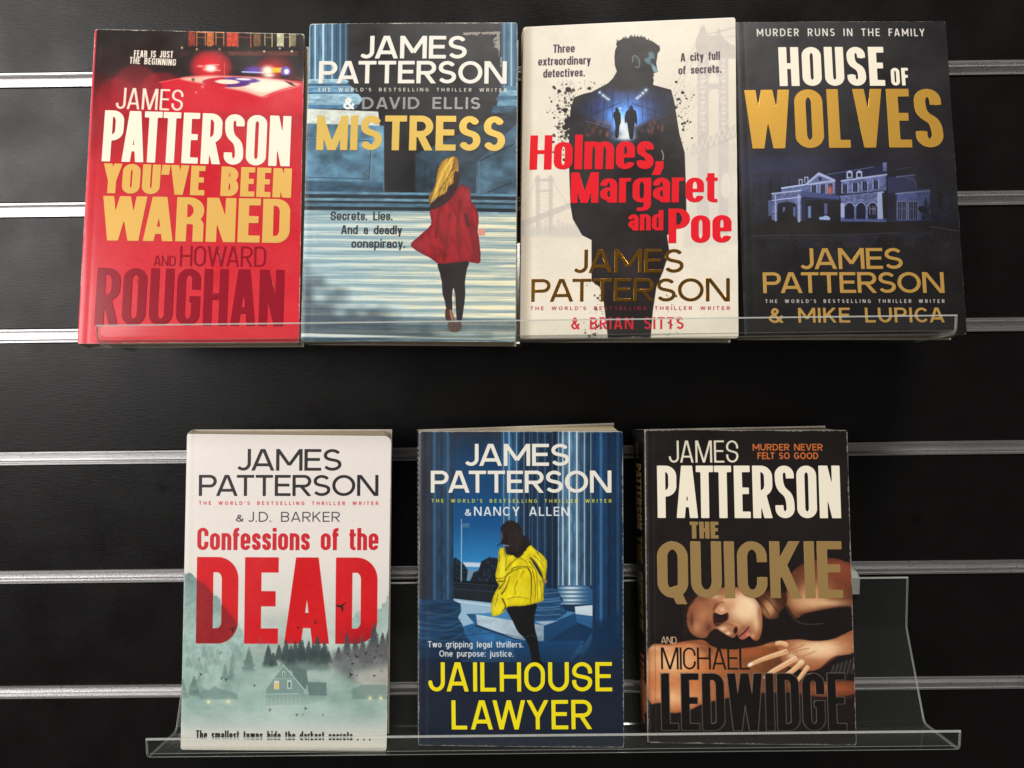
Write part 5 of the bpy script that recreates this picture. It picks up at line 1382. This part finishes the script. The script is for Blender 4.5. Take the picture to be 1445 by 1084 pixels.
    c.full((120, 108, 96), np.clip((.15 - abs(c.U - 19 - c.V * .005)) / .15, 0, 1) * (vnoise(c.V / 6, c.V * 0, 6) > .6), .3)
    c.blob(*Q((158, 248))[0], 3.2, 2.4, (230, 222, 214), .0)

# ------------------------------------------------------------------ the wall
M_WALL = wall_mat()
M_METAL = metal_mat()
M_ACR = acrylic_mat()
M_ACRE = acrylic_mat(True)
M_CAVITY = plain("dark_cavity", (14, 13, 13), 0.9)

Z0, PITCH, SLOT = 158.32, 83.0, 8.8
wall = empty("slat_wall", Matrix.Translation((0, 0, -0.42)))
tag(wall, kind="structure", label="black laminate slatwall with horizontal aluminium channels behind the books", category="wall")
XW = 620
tops = [Z0 - PITCH * i for i in range(-3, 8)]
for i, zt in enumerate(tops):
    # channel liner, a C section with two small lips standing proud of the board
    zb = zt - SLOT
    prof = [(-0.9, zt), (-0.9, zt - 1.15), (-0.35, zt - 1.45), (3.9, zt - 1.45), (4.4, zt - 2.0), (4.4, zb + 2.0), (3.9, zb + 1.45), (-0.35, zb + 1.45), (-0.9, zb + 1.15), (-0.9, zb), (-0.2, zb - 0.25), (5.6, zb - 0.02), (5.6, zt + 0.02), (-0.2, zt + 0.25)]
    v, f, n = extrude_profile([(a * MM, b * MM + 0.42) for a, b in prof], -XW * MM, XW * MM)
    o = mesh_obj("metal_channel", v, f, M_METAL, wall)
    if i + 1 < len(tops):
        zlo = tops[i + 1]
        za, zc = zlo + 0.3, zb - 0.3
        b = 0.5
        prof = [(0, za + b), (b, za), (9, za), (9, zc), (b, zc), (0, zc - b)]
        v, f, n = extrude_profile([(a * MM, q * MM + 0.42) for a, q in prof], -XW * MM, XW * MM)
        f.append(tuple(range(n))[::-1]); f.append(tuple(range(n, 2 * n)))
        mesh_obj("panel", v, f, M_WALL, wall)
v, f = box_data(-XW * MM, XW * MM, 0.0095, 0.014, tops[-1] * MM + 0.42, tops[0] * MM + 0.42)
mesh_obj("backing_board", v, f, M_CAVITY, wall)

# ------------------------------------------------------------------ acrylic shelves
def sheet(pts, th):
    """outline of a bent sheet around its middle line, corners rounded by short steps"""
    P = [np.array(p, float) for p in pts]
    Q = [P[0]]
    for i in range(1, len(P) - 1):
        a = (P[i - 1] - P[i]); b = (P[i + 1] - P[i])
        r = min(3.2, np.hypot(*a) * .4, np.hypot(*b) * .4)
        p0 = P[i] + a / np.hypot(*a) * r; p1 = P[i] + b / np.hypot(*b) * r
        for k in range(6):
            t = k / 5; Q.append((1 - t) ** 2 * p0 + 2 * t * (1 - t) * P[i] + t * t * p1)
    Q.append(P[-1])
    L, R_ = [], []
    for i in range(len(Q)):
        d = Q[min(i + 1, len(Q) - 1)] - Q[max(i - 1, 0)]; d = d / np.hypot(*d); nn = np.array([-d[1], d[0]])
        L.append(Q[i] + nn * th / 2); R_.append(Q[i] - nn * th / 2)
    return L, R_

def shelf(pts, x0, x1, th, base_z, label):
    root = empty("acrylic_shelf", Matrix.Translation((0, 0, base_z * MM)))
    tag(root, label=label, category="shelf", group="clear acrylic shelves on the wall")
    L, R_ = sheet(pts, th)
    # chamfered, flame-polished rims at both long ends
    for e in (0, 1):
        i = 0 if e == 0 else len(L) - 1
        j = 1 if e == 0 else len(L) - 2
        d = L[j] - L[i]; d = d / np.hypot(*d) * .8
        li, ri = L[i].copy(), R_[i].copy(); c = (li + ri) / 2
        L[i] = c + (li - c) * .3; R_[i] = c + (ri - c) * .3
        L.insert(1 if e == 0 else i, li + d); R_.insert(1 if e == 0 else i, ri + d)
    m = len(L)
    xs = [x0, x0 + .5, x1 - .5, x1]
    V = []
    for j, x in enumerate(xs):
        ins = 0.45 if j in (0, 3) else 0
        for i in range(m):
            c = (L[i] + R_[i]) / 2
            V.append((x, *(L[i] + (c - L[i]) * ins)))
        for i in range(m):
            c = (L[i] + R_[i]) / 2
            V.append((x, *(R_[i] + (c - R_[i]) * ins)))
    V = [(a * MM, b * MM, (c - base_z) * MM) for a, b, c in V]
    F, FM = [], []
    n = 2 * m
    bends = {0, 5, 6, m - 2}          # edge material on the rims; on the front bend it paints a piped-light line
    for j in range(3):
        o0, o1 = j * n, (j + 1) * n
        for i in range(m - 1):
            e = 1 if (j != 1 or i in bends) else 0
            F.append((o0 + i, o0 + i + 1, o1 + i + 1, o1 + i)); FM.append(e)
            F.append((o0 + m + i + 1, o0 + m + i, o1 + m + i, o1 + m + i + 1)); FM.append(e)
        F.append((o0 + m, o0, o1, o1 + m)); FM.append(1)
        F.append((o0 + m - 1, o0 + n - 1, o1 + n - 1, o1 + m - 1)); FM.append(1)
    for o0, s in ((0, 1), (3 * n, -1)):
        for i in range(m - 1):
            q = (o0 + i, o0 + m + i, o0 + m + i + 1, o0 + i + 1)
            F.append(q if s > 0 else q[::-1]); FM.append(1)
    mesh_obj("bent_sheet", V, F, [M_ACR, M_ACRE], root, smooth=False, fmat=FM)
    return root

up = shelf([(-81, -4.3), (-81, -14.3), (-38, -20.7), (-6.5, 48), (-6.0, 68)], -236, 249, 2.4, -16, "upper clear acrylic shelf with a low front lip holding four books")
lo = shelf([(-72.5, -254.3), (-72.5, -266.5), (-33, -271.6), (-6.0, -218), (-5.2, -182.8)], -226, 266.5, 2.0, -268, "lower clear acrylic shelf with wide empty ends holding three books")
for root, bz, xa, xb, zt in ((up, -16, -170, 185, 71.0), (lo, -268, -190, 232, -183.2)):
    for x0, x1 in ((xa, xa + 60), (xb - 60, xb)):
        # hooked strip glued behind the top of the plate, its tongue sits in the channel
        z1 = zt
        pr = [(-7.6, z1 - 10), (-7.6, z1 + .3), (-2.2, z1 + 2.2), (1.8, z1 + 2.2), (1.8, z1 + 4.2), (-3.4, z1 + 4.2), (-9.2, z1 + 1.4), (-9.2, z1 - 10)]
        v, f, n = extrude_profile([(a * MM, (b - bz) * MM) for a, b in pr], x0 * MM, x1 * MM)
        f.append(tuple(range(n))); f.append(tuple(range(n, 2 * n))[::-1])
        mesh_obj("hook_strip", v, f, M_ACRE, root)

# ------------------------------------------------------------------ books
M_EDGE = plain("cover_edge_paper", (214, 204, 188), 0.85, vary=.4)
M_WHITE = plain("cream_white_print", (238, 229, 208), 0.45, bump=.1)
M_WHITE2 = plain("white_print", (230, 226, 214), 0.42, bump=.1)
M_YGOLD = plain("yellow_gold_ink", (218, 172, 84), 0.42, metal=.25, bump=.15)
M_YGOLD2 = plain("pale_gold_foil", (230, 194, 98), 0.36, metal=.5, bump=.07)
M_OGOLD = plain("orange_gold_foil", (214, 164, 66), 0.36, metal=.55, bump=.07)
M_TITLEGOLD = plain("deep_gold_foil", (204, 160, 82), 0.36, metal=.4, bump=.3)
M_FOIL = plain("bronze_mirror_foil", (196, 142, 62), 0.24, metal=1.0, bump=.6, bscale=260)
M_TAN = plain("matt_bronze_ink", (172, 140, 88), 0.36, metal=.35, bump=.15)
M_DRED = plain("dark_red_gloss", (146, 20, 38), 0.20, coat=.6)
M_RED = plain("red_gloss", (226, 26, 40), 0.25, coat=.4)
M_SILVER = plain("silver_foil", (150, 148, 150), 0.38, metal=.6, bump=.2)
M_BLACK = plain("black_gloss", (22, 17, 16), 0.22, coat=.5)
M_BLACKM = plain("black_print", (34, 32, 34), 0.45)
M_YELLOW = plain("bright_yellow_print", (238, 222, 16), 0.42)
M_PAGES = pages_mat("book_pages", (206, 186, 154))
M_PAGES2 = pages_mat("book_pages_grey", (176, 160, 138))

POSE = {
    1: (-1.9115, -0.6388, -0.1594, 0.2211, 0.0805, -0.0110, 1.2700, 1.9629),
    2: (-0.6266, -0.6382, -0.1647, 0.1710, -0.0190, -0.0148, 1.2681, 1.9470),
    3: (0.6649, -0.6375, -0.1618, 0.1686, -0.1023, -0.0059, 1.2721, 1.9279),
    4: (2.0025, -0.6391, -0.1563, 0.2083, -0.0016, -0.0113, 1.2965, 1.9528),
    5: (-1.4492, -0.6578, -2.6683, 0.1108, 0.0186, -0.0261, 1.2658, 1.9390),
    6: (0.0104, -0.6577, -2.6594, 0.1127, -0.0213, -0.0085, 1.2672, 1.9364),
    7: (1.4293, -0.6576, -2.6585, 0.1673, -0.0208, -0.0105, 1.2749, 1.9269),
}

def project(P):
    d = Vector(P) - Vector((0, -CAM_D, 0))
    x, y, z = d.dot(Rr), d.dot(Ru), d.dot(Rf)
    return 722.5 + 1085 * x / z, 542 - 1085 * y / z

def make_book(key, art, label, tl, tr, skt, skb, pages, hinge=5.5, bow=0.5, curl=0.0, rough=.32, coat=0.0, cut=None, wear=(0.5, .8), spine_col=(40, 34, 32), spine_art=None, spec=.5, wearcol=(225, 218, 205), lift=(0, 0)):
    X, Y, Z, l, yw, r, W, H = POSE[key]
    W *= 100; H *= 100
    u = Vector((math.cos(yw), math.sin(yw), 0)); b = Vector((-math.sin(yw), math.cos(yw), 0))
    v = b * math.sin(l) + Vector((0, 0, math.cos(l))); n = u.cross(v)
    u2 = u * math.cos(r) + v * math.sin(r); v2 = -u * math.sin(r) + v * math.cos(r)
    o = Vector((X, Y, Z)) * 100 - u2 * (W / 2)
    root = empty("book", Matrix(((u2.x, v2.x, n.x, o.x * MM), (u2.y, v2.y, n.y, o.y * MM), (u2.z, v2.z, n.z, o.z * MM), (0, 0, 0, 1))))
    tag(root, label=label, category="book", group="paperback books facing out on the shelves")
    quad = [project((o + u2 * a + v2 * c) * MM) for a, c in ((0, H), (W, H), (W, 0), (0, 0))]
    cv = Canvas(W, H, quad)
    art(cv)
    gr = fbm(cv.U * 1.7, cv.V * 1.7, 3, 61)[..., None]; gl = fbm(cv.U * .35, cv.V * .35, 3, 67)[..., None]
    cv.img = cv.img * (1 + ((gr - .5) * .16 + (gl - .5) * .08) * np.clip(1.25 - cv.img.mean(-1, keepdims=True) / 200, .18, 1))
    def surf(x, y):
        x = np.asarray(x, float); y = np.asarray(y, float)
        return (-0.055 * np.exp(-((x - hinge) / 1.1) ** 2) - 0.5 * np.clip(1 - x / 2.2, 0, 1) ** 2 + bow * np.sin(np.pi * np.clip(x / W, 0, 1)) * (.7 + .3 * np.sin(y / H * 3)) + curl * np.clip(x / W - .5, 0, 1) ** 2 * 4 * np.clip(y / H, 0, 1)
                + .12 * np.sin(y / 23 + x / 31) * np.clip(x / W, 0, 1))
    # front cover sheet
    gu = sorted(set([0, .3, .7, 1.2, 2, 3] + [hinge + d for d in (-2, -1.2, -.6, 0, .6, 1.2, 2)] + list(np.linspace(10, W - 4, 22)) + [W - 2.5, W - 1.5, W - .8, W - .3, W]))
    gv = [0, .3, .8, 1.5, 2.5] + list(np.linspace(5, H - 5, 34)) + [H - 2.5, H - 1.5, H - .8, H - .3, H]
    A, B = np.meshgrid(gu, gv)
    A0, B0 = A.copy(), B.copy()
    rr = 1.6
    for (cx_, cy_, sx, sy) in ((rr, rr, -1, -1), (W - rr, rr, 1, -1), (rr, H - rr, -1, 1), (W - rr, H - rr, 1, 1)):
        rad = rr
        if cut and sx > 0 and sy > 0:
            rad = cut; cx_, cy_ = W - rad, H - rad
        dx = (A0 - cx_) * sx; dy = (B0 - cy_) * sy
        m = (dx > 0) & (dy > 0)
        mx = np.maximum(dx, dy); h = np.hypot(dx, dy) + 1e-9
        s = np.where(m, mx / h, 1)
        A = np.where(m, cx_ + sx * dx * s, A); B = np.where(m, cy_ + sy * dy * s, B)
    g = np.random.RandomState(key)
    # worn, slightly uneven sheet edges
    A = A + np.where(A0 >= W - .01, -.25 * vnoise(B0 / 9, B0 * 0, key), 0)
    Zt = surf(A, B)
    ny, nx = A.shape
    top = np.stack([A, B, Zt], -1).reshape(-1, 3); bot = top - np.array([0, 0, .34])
    V = np.concatenate([top, bot]) * MM
    F, FM = [], []
    N_ = nx * ny
    for j in range(ny - 1):
        for i in range(nx - 1):
            a = j * nx + i
            F.append((a, a + 1, a + nx + 1, a + nx)); FM.append(0)
            F.append((N_ + a, N_ + a + nx, N_ + a + nx + 1, N_ + a + 1)); FM.append(1)
    ring = [i for i in range(nx)] + [j * nx + nx - 1 for j in range(1, ny)] + [(ny - 1) * nx + i for i in range(nx - 2, -1, -1)] + [j * nx for j in range(ny - 2, 0, -1)]
    for a, b_ in zip(ring, ring[1:] + ring[:1]):
        F.append((a, N_ + a, N_ + b_, b_)); FM.append(1)
    uv = np.concatenate([np.stack([A / W, B / H], -1).reshape(-1, 2)] * 2)
    cover = mesh_obj("front_cover", V, F, [None, M_EDGE], root, smooth=True, fmat=FM, uvs=uv)
    # body
    def hexa(name, pts, mat):
        f = [(0, 3, 2, 1), (4, 5, 6, 7), (0, 1, 5, 4), (1, 2, 6, 5), (2, 3, 7, 6), (3, 0, 4, 7)]
        return mesh_obj(name, [tuple(c * MM for c in p) for p in pts], f, mat, root)
    zi = -1.35
    def back(uu, vv, inset=0.0):
        t = uu / W
        sk = skb + (skt - skb) * vv / H
        return (uu + sk, vv + lift[0] + (lift[1] - lift[0]) * t, -(tl + (tr - tl) * t) + inset)
    # pages: a grid block so that the fore-edge can round and the leaves can waver
    i0, i1, j0, j1 = .5, W - .9, .9, H - 1.0
    mcut = (cut or 1.2) * .8
    def pz(s, uu, vv):
        f = (uu, vv, zi + (surf(uu, vv) if uu > 8 else 0) * .6); bk = back(uu, vv, .5)
        bulge = .5 * math.sin(math.pi * s)
        p = [f[k] * (1 - s) + bk[k] * s for k in range(3)]
        return p
    outline = [(i0, j0), (i1 - .6, j0), (i1, j0 + .6)] + [(i1, j0 + (j1 - j0) * q / 12) for q in range(1, 12)] + [(i1, j1 - mcut), (i1 - mcut * .35, j1 - mcut * .3), (i1 - mcut, j1)] + [(i0 + (i1 - i0) * q / 8, j1) for q in range(7, 0, -1)] + [(i0, j1)]
    ns = 7
    V = []; m = len(outline)
    for si in range(ns):
        s = si / (ns - 1)
        for (a_, b_) in outline:
            w_ = .35 * (vnoise(np.array(s * 7.3), np.array(b_ / 40.), key) - .5)
            p = pz(s, a_, b_)
            if a_ > W * .9: p[0] += w_ - .8 * math.sin(math.pi * s) * .5
            if b_ > H * .9: p[1] += w_ * .8
            V.append(tuple(q * MM for q in p))
    F = [tuple(range(m)), tuple(range((ns - 1) * m, ns * m))[::-1]]
    for si in range(ns - 1):
        for i in range(m):
            k2 = (i + 1) % m
            F.append((si * m + k2, si * m + i, (si + 1) * m + i, (si + 1) * m + k2))
    mesh_obj("page_block", V, F, pages, root)
    # spine
    th = .35
    def sp(uo, vv, s):
        f = (uo, vv, -1.2); bk = back(uo, vv)
        p = [f[k] * (1 - s) + bk[k] * s for k in range(3)]
        p[0] += -.5 * math.sin(math.pi * s)
        return tuple(q * MM for q in p)
    V, uvs = [], []
    n_s, n_v = 9, 14
    for off in (0.0, th):
        for j in range(n_v + 1):
            for i in range(n_s):
                V.append(sp(off, H * j / n_v, i / (n_s - 1))); uvs.append((i / (n_s - 1), j / n_v))
    F, FM = [], []
    N2 = n_s * (n_v + 1)
    for j in range(n_v):
        for i in range(n_s - 1):
            a = j * n_s + i
            F.append((a, a + n_s, a + n_s + 1, a + 1)[::-1]); FM.append(0)
            F.append((N2 + a, N2 + a + 1, N2 + a + n_s + 1, N2 + a + n_s)[::-1]); FM.append(1)
    ring = [i for i in range(n_s)] + [j * n_s + n_s - 1 for j in range(1, n_v + 1)] + [n_v * n_s + i for i in range(n_s - 2, -1, -1)] + [j * n_s for j in range(n_v - 1, 0, -1)]
    for a, b_ in zip(ring, ring[1:] + ring[:1]):
        F.append((a, b_, N2 + b_, N2 + a)[::-1]); FM.append(1)
    ts = tl - 1.2
    sc = Canvas(ts, H, [(0, 0), (ts, 0), (ts, H), (0, H)], res=6.0)      # drawing units are millimetres, y counts down from the head
    sc.full(spine_col)
    if spine_art: spine_art(sc, ts, H)
    # u runs from the front edge backwards
    sc.img = sc.img
    smat = print_mat("spine_print", sc.image("spine_art"), rough + .08)
    mesh_obj("spine", V, F, [smat, M_EDGE], root, smooth=True, fmat=FM, uvs=uvs)
    # back cover
    bc = []
    for s, ddz in ((0, -.36), (1, 0)):
        for a_, b_ in ((0, 0), (W, 0), (W, H), (0, H)):
            p = back(a_, b_); bc.append((p[0], p[1], p[2] + ddz))
    hexa("back_cover", bc, M_EDGE)
    return root, cv, surf, cover, rough, coat, wear, spec, wearcol

def finish(bk):
    root, cv, surf, cover, rough, coat, wear, spec, wearcol = bk
    cv.wear(wearcol, wear[1], wear[0], seed=int(cv.W * 100) % 17)
    cover.data.materials[0] = print_mat("cover_print", cv.image("cover_art"), rough, coat, spec)

TW = "THE WORLD'S BESTSELLING THRILLER WRITER"
def G(w): return ST(w, w * .88, .085)
def rt(bk, name, text, L, R, cap, st, mat, n=64, lift=.12, bevel=.07, label=None):
    raised_text(name, bk[1], text, L, R, cap, st, mat, bk[0], bk[2], n, lift, bevel, label)
def pt(bk, text, L, R, cap, st, col, a=1.0, grow=0.0):
    print_text(bk[1], text, L, R, cap, st, col, a, grow)

# --- book 1
bk = make_book(1, art_warned, "red book with yellow title, leftmost on the upper shelf, police car on its cover", 14, 14, 0, 0, M_PAGES, spine_col=(190, 30, 48), coat=.25, rough=.3, curl=.6)
pt(bk, "FEAR IS JUST", (189, 81), (244.3, 82.4), 9.8, ST(.088, .075, .08, True, sp=.5), (240, 228, 214))
pt(bk, "THE BEGINNING", (182.8, 90.2), (248.3, 93.5), 9.6, ST(.088, .075, .08, True, sp=.5), (240, 228, 214))
pt(bk, "JAMES", (163.3, 153.7), (258, 157.2), 30, ST(.052, .045, .09, True), (240, 224, 204))
rt(bk, "author_name", "PATTERSON", (143.4, 228), (409, 235.6), 72.3, ST(.077, .06, .045, True, kern={'TT': -.05, 'AT': -.12}), M_WHITE)
rt(bk, "title", "YOU'VE BEEN", (144, 272.8), (411, 279.9), 42.2, ST(.128, .09, .06, True, sp=.42), M_YGOLD)
rt(bk, "title", "WARNED", (142, 339.6), (408.6, 343.6), 63, ST(.114, .08, .05, True, kern={'WA': -.1}), M_YGOLD)
rt(bk, "coauthor_name", "AND", (217, 375.5), (248.3, 376), 14.6, ST(.07, .06, .06, True), M_DRED, 20, .1, .05)
rt(bk, "coauthor_name", "HOWARD", (253.6, 376.2), (375.4, 377), 29, ST(.055, .048, .06, True), M_DRED, 34, .1, .06)
rt(bk, "coauthor_name", "ROUGHAN", (133, 459), (399.7, 460.5), 81, ST(.075, .058, .05, True), M_DRED, 80, .16, .12)
finish(bk)

# --- book 2
bk = make_book(2, art_mistress, "blue book showing a blonde woman in a red coat on stone steps, gold title", 17, 20, 0, 0, M_PAGES, spine_col=(60, 96, 120), rough=.36)
rt(bk, "author_name", "JAMES", (507, 83.3), (658.6, 83.3), 32, G(.092), M_WHITE2)
rt(bk, "author_name", "PATTERSON", (449.5, 118.3), (715, 118.6), 31.7, G(.092), M_WHITE2)
pt(bk, TW, (448.7, 129.4), (715.3, 129.8), 5.0, GOTHAM_S, (236, 228, 212))
pt(bk, "&", (484.5, 154.7), (500, 154.7), 16.5, G(.105), (236, 236, 230))
rt(bk, "coauthor_name", "DAVID ELLIS", (511, 154.7), (677.7, 154.7), 17, ST(.1, .088, .20, sp=.5), M_SILVER, 30, .08, .05)
rt(bk, "title", "MISTRESS", (446, 212.2), (712.7, 213.8), 49, ST(.104, .088, .07, False), M_YGOLD2)
S2 = ST(.085, .07, .08, True, sp=.5, xh=.74)
pt(bk, "Secrets. Lies.", (466.4, 311), (554, 311.4), 12.4, S2, (30, 26, 30))
pt(bk, "And a deadly", (481.4, 330.5), (567.4, 331.3), 12.4, S2, (30, 26, 30))
pt(bk, "conspiracy.", (496, 350), (571.8, 350.4), 12.4, S2, (30, 26, 30))
finish(bk)

# --- book 3
def spine3(c, t, H):
    c.full((206, 192, 164))
    print_text(c, "JAMES PATTERSON", (t * .3, 12), (t * .3 + .01, 100), 1, GOTHAM, (150, 110, 40)) if False else None
    for i in range(34):
        y = 14 + i * 4.6; c.rect(t * .25, y, t * .75, y + 2.6, ((146, 100, 40), (150, 40, 36))[i > 14], .85, .5)
bk = make_book(3, art_detectives, "cream book with a man's black silhouette and large red title", 17, 19, -2.6, -1.6, M_PAGES, hinge=6.5, spine_art=spine3, spine_col=(206, 192, 164), rough=.34, wearcol=(236, 230, 220))
S3 = ST(.082, .07, .085, True, sp=.5, xh=.74); K3 = (44, 24, 40)
pt(bk, "Three", (780.6, 75.2), (811, 74.2), 11.8, S3, K3)
pt(bk, "extraordinary", (759.4, 93), (833.5, 91.2), 11.8, S3, K3)
pt(bk, "detectives.", (766.6, 110), (825.4, 108.4), 11.8, S3, K3)
pt(bk, "A city full", (960.5, 87.4), (1016, 84.4), 11.8, S3, K3)
pt(bk, "of secrets.", (957.4, 105.6), (1018, 102.7), 11.8, S3, K3)
SH = ST(.112, .056, .05, True, xh=.80, sp=.3)
rt(bk, "title", "Holmes,", (746.7, 239.7), (936, 239.2), 48.4, SH, M_RED)
rt(bk, "title", "Margaret", (805, 287), (1012.5, 285.8), 43, SH, M_RED)
rt(bk, "title", "and", (886.4, 326), (936, 325.6), 28.5, SH, M_RED, 32)
rt(bk, "title", "Poe", (943, 343.6), (1032.4, 342.6), 48.6, SH, M_RED)
rt(bk, "author_name", "JAMES", (808, 385.6), (964.6, 385), 33, G(.078), M_FOIL, 64, .16, .12)
rt(bk, "author_name", "PATTERSON", (749.4, 426), (1030, 425.4), 32, G(.078), M_FOIL, 64, .16, .12)
pt(bk, TW, (748.5, 437.8), (1030, 437.6), 5.0, GOTHAM_S, (150, 24, 50))
pt(bk, "& BRIAN SITTS", (806, 465), (964.6, 464.6), 16.7, ST(.082, .074, .19, sp=.5), (206, 20, 42))
finish(bk)

# --- book 4
bk = make_book(4, art_wolves, "near-black book with a night mansion and big gold title, rightmost on the upper shelf", 17, 17, 0, 0, M_PAGES2, rough=.38, wear=(.35, .45), spec=.45)
pt(bk, "MURDER RUNS IN THE FAMILY", (1068, 51.6), (1305, 51.4), 10.8, ST(.080, .072, .26, sp=.6), (226, 222, 212))
rt(bk, "title", "HOUSE", (1100, 122.2), (1249, 121.8), 55, ST(.098, .075, .075, True), M_WHITE)
rt(bk, "title", "OF", (1257.6, 121.4), (1282.3, 121.2), 25, ST(.095, .08, .1, True), M_WHITE, 26)
rt(bk, "title", "WOLVES", (1053, 210.4), (1332.4, 208.6), 83, ST(.094, .068, .07, True), M_OGOLD, 80, .18, .12)
rt(bk, "author_name", "JAMES", (1128, 380.4), (1274, 379.8), 29.5, G(.085), M_TITLEGOLD)
rt(bk, "author_name", "PATTERSON", (1077, 414), (1333, 413.6), 29.3, G(.085), M_TITLEGOLD)
pt(bk, TW, (1080, 427.8), (1333, 427.6), 5.0, GOTHAM_S, (220, 216, 206))
rt(bk, "coauthor_name", "& MIKE LUPICA", (1085, 456), (1333, 455.2), 21, ST(.088, .078, .17, sp=.5), M_TITLEGOLD, 30)
finish(bk)

# --- book 5
bk = make_book(5, art_dead, "white book with huge red title over a misty forest, leftmost on the lower shelf", 15, 16, -2.0, -1.0, M_PAGES2, cut=4.2, lift=(2.0, 3.6), spine_col=(220, 212, 204), rough=.36, wearcol=(238, 232, 222), curl=.4)
rt(bk, "author_name", "JAMES", (333.4, 664), (482, 664.2), 30.5, G(.076), M_BLACKM)
rt(bk, "author_name", "PATTERSON", (280.6, 699.8), (534, 699.8), 29.7, G(.076), M_BLACKM)
pt(bk, TW, (281, 712.4), (534, 712.8), 5.0, GOTHAM_S, (196, 34, 52))
pt(bk, "&", (333, 736.2), (344, 736.2), 10, G(.08), (50, 48, 60))
pt(bk, "J.D. BARKER", (350, 736.3), (479.7, 736.3), 14, ST(.058, .052, .19, sp=.5), (56, 54, 66))
rt(bk, "title", "Confessions of the", (278.3, 776), (534, 776.2), 31.4, ST(.09, .07, .07, True, sp=.42, xh=.76), plain("scarlet_print", (204, 30, 44), .4))
finish(bk)

# --- book 6
def spine6(c, t, H):
    c.full((28, 28, 34))
    for i in range(60):
        y = 10 + i * 3.1; c.rect(t * .1, y, t * .55, y + 1.6, (196, 196, 186), .75, .4)
bk = make_book(6, art_lawyer, "dark blue book with a running woman in a yellow coat between columns", 15, 25, -3.0, -2.2, M_PAGES, spine_art=spine6, spine_col=(28, 28, 34), rough=.36, wear=(.7, .6), curl=-.3, lift=(.4, 4.4))
rt(bk, "author_name", "JAMES", (654.8, 657.5), (803.4, 657.5), 31, G(.086), M_WHITE2)
rt(bk, "author_name", "PATTERSON", (608, 695.4), (863, 695.4), 31, G(.086), M_WHITE2)
pt(bk, TW, (609, 709.2), (863, 709.6), 5.0, GOTHAM_S, (226, 220, 60))
pt(bk, "&", (656, 727.8), (665, 727.8), 9.6, G(.09), (226, 226, 226))
pt(bk, "NANCY ALLEN", (669, 727.8), (803, 728), 12.8, ST(.082, .072, .22, sp=.55), (226, 228, 230))
S6 = ST(.075, .068, .12, sp=.45, xh=.74)
pt(bk, "Two gripping legal thrillers.", (603.7, 913.6), (738.6, 913.6), 8.8, S6, (230, 230, 226))
pt(bk, "One purpose: justice.", (620, 926.6), (724.5, 926.6), 8.8, S6, (230, 230, 226))
SJ = ST(.070, .064, .11, True, kern={'LH': .02, 'AW': -.1, 'LA': .02, 'AI': .04})
rt(bk, "title", "JAILHOUSE", (604.6, 975.6), (864, 975.6), 41, SJ, M_YELLOW)
rt(bk, "title", "LAWYER", (637.5, 1029.2), (835.7, 1028.8), 41, SJ, M_YELLOW)
finish(bk)

# --- book 7
def spine7(c, t, H):
    c.full((22, 18, 18))
    c.rect(0, 158, t, 176, (150, 92, 60), .9, 3)
    def vt(text, y0, y1, cap, st, col, off=0.25):
        # head of the letters towards the front cover
        S = layout(text, (y1 - y0) / cap, st)
        for ch, x, w in S:
            Sg, box = glyph(ch, w, st['hx'], st['hy'], st['cond'], .73)
            yy = H - c.V          # distance from the head
            gx = (yy - y0) / cap - x
            gy = ((t * (1 - off)) - c.U) / cap
            m_ = (gx > -0.1) & (gx < w + .1) & (gy > -.3) & (gy < 1.1)
            rows = np.nonzero(m_.any(1))[0]
            if len(rows) == 0: continue
            sl = (slice(rows[0], rows[-1] + 1), slice(0, c.nx))
            d = glyph_sdf(gx[sl], gy[sl], Sg, box, st['hx'], st['hy']) * cap
            c.put(sl, np.clip(.5 - d * c.res, 0, 1), col)
    vt("JAMES", 8, 19, t * .34, ST(.06, .05, .05, True), (120, 106, 84), .2)
    vt("PATTERSON", 22, 64, t * .52, ST(.1, .07, .04, True), (176, 146, 96), .2)
    vt("THE QUICKIE", 68, 128, t * .52, ST(.13, .09, .05, True), (120, 94, 52), .2)
    vt("LEDWIDGE", 142, 184, t * .52, ST(.11, .08, .05, True), (176, 92, 40), .2)
bk = make_book(7, art_quickie, "black book with a sleeping woman's face and bronze title, rightmost on the lower shelf", 21, 25, -4.4, -1.0, M_PAGES2, spine_art=spine7, rough=.34, coat=.3, wear=(.8, .65), cut=1.8, lift=(.4, 3.2), wearcol=(190, 184, 176))
S7 = ST(.048, .042, .085, True)
pt(bk, "JAMES", (943.8, 653), (1042, 652.8), 31.2, S7, (240, 230, 208))
S7b = ST(.092, .088, .10, sp=.4)
pt(bk, "MURDER NEVER", (1061.9, 636), (1161, 636), 9.6, S7b, (214, 112, 52))
pt(bk, "FELT SO GOOD", (1068.7, 648), (1154.8, 648), 9.6, S7b, (214, 112, 52))
rt(bk, "author_name", "PATTERSON", (928, 731), (1187, 731.4), 73.8, ST(.078, .062, .045, True, kern={'TT': -.05, 'AT': -.12}), M_WHITE)
rt(bk, "title", "THE", (973.4, 760), (1014, 760), 23.7, ST(.135, .10, .06, True), M_TAN, 30)
rt(bk, "title", "QUICKIE", (928, 843.8), (1190, 844), 79.8, ST(.092, .072, .045, True), M_TAN)
pt(bk, "AND", (933, 908), (954.7, 908.2), 9.6, ST(.06, .052, .05, True), (226, 190, 150))
pt(bk, "MICHAEL", (933, 944.6), (1057.8, 944.8), 31, ST(.045, .04, .055, True), (22, 14, 12))
LW7 = ST(.073, .056, .06, True)
pt(bk, "LEDWIDGE", (934, 1030), (1195, 1030.4), 79.8, LW7, (112, 100, 90), .75, .42)
rt(bk, "coauthor_name", "LEDWIDGE", (934, 1030), (1195, 1030.4), 79.8, LW7, M_BLACK, 80, .12, .08)
finish(bk)
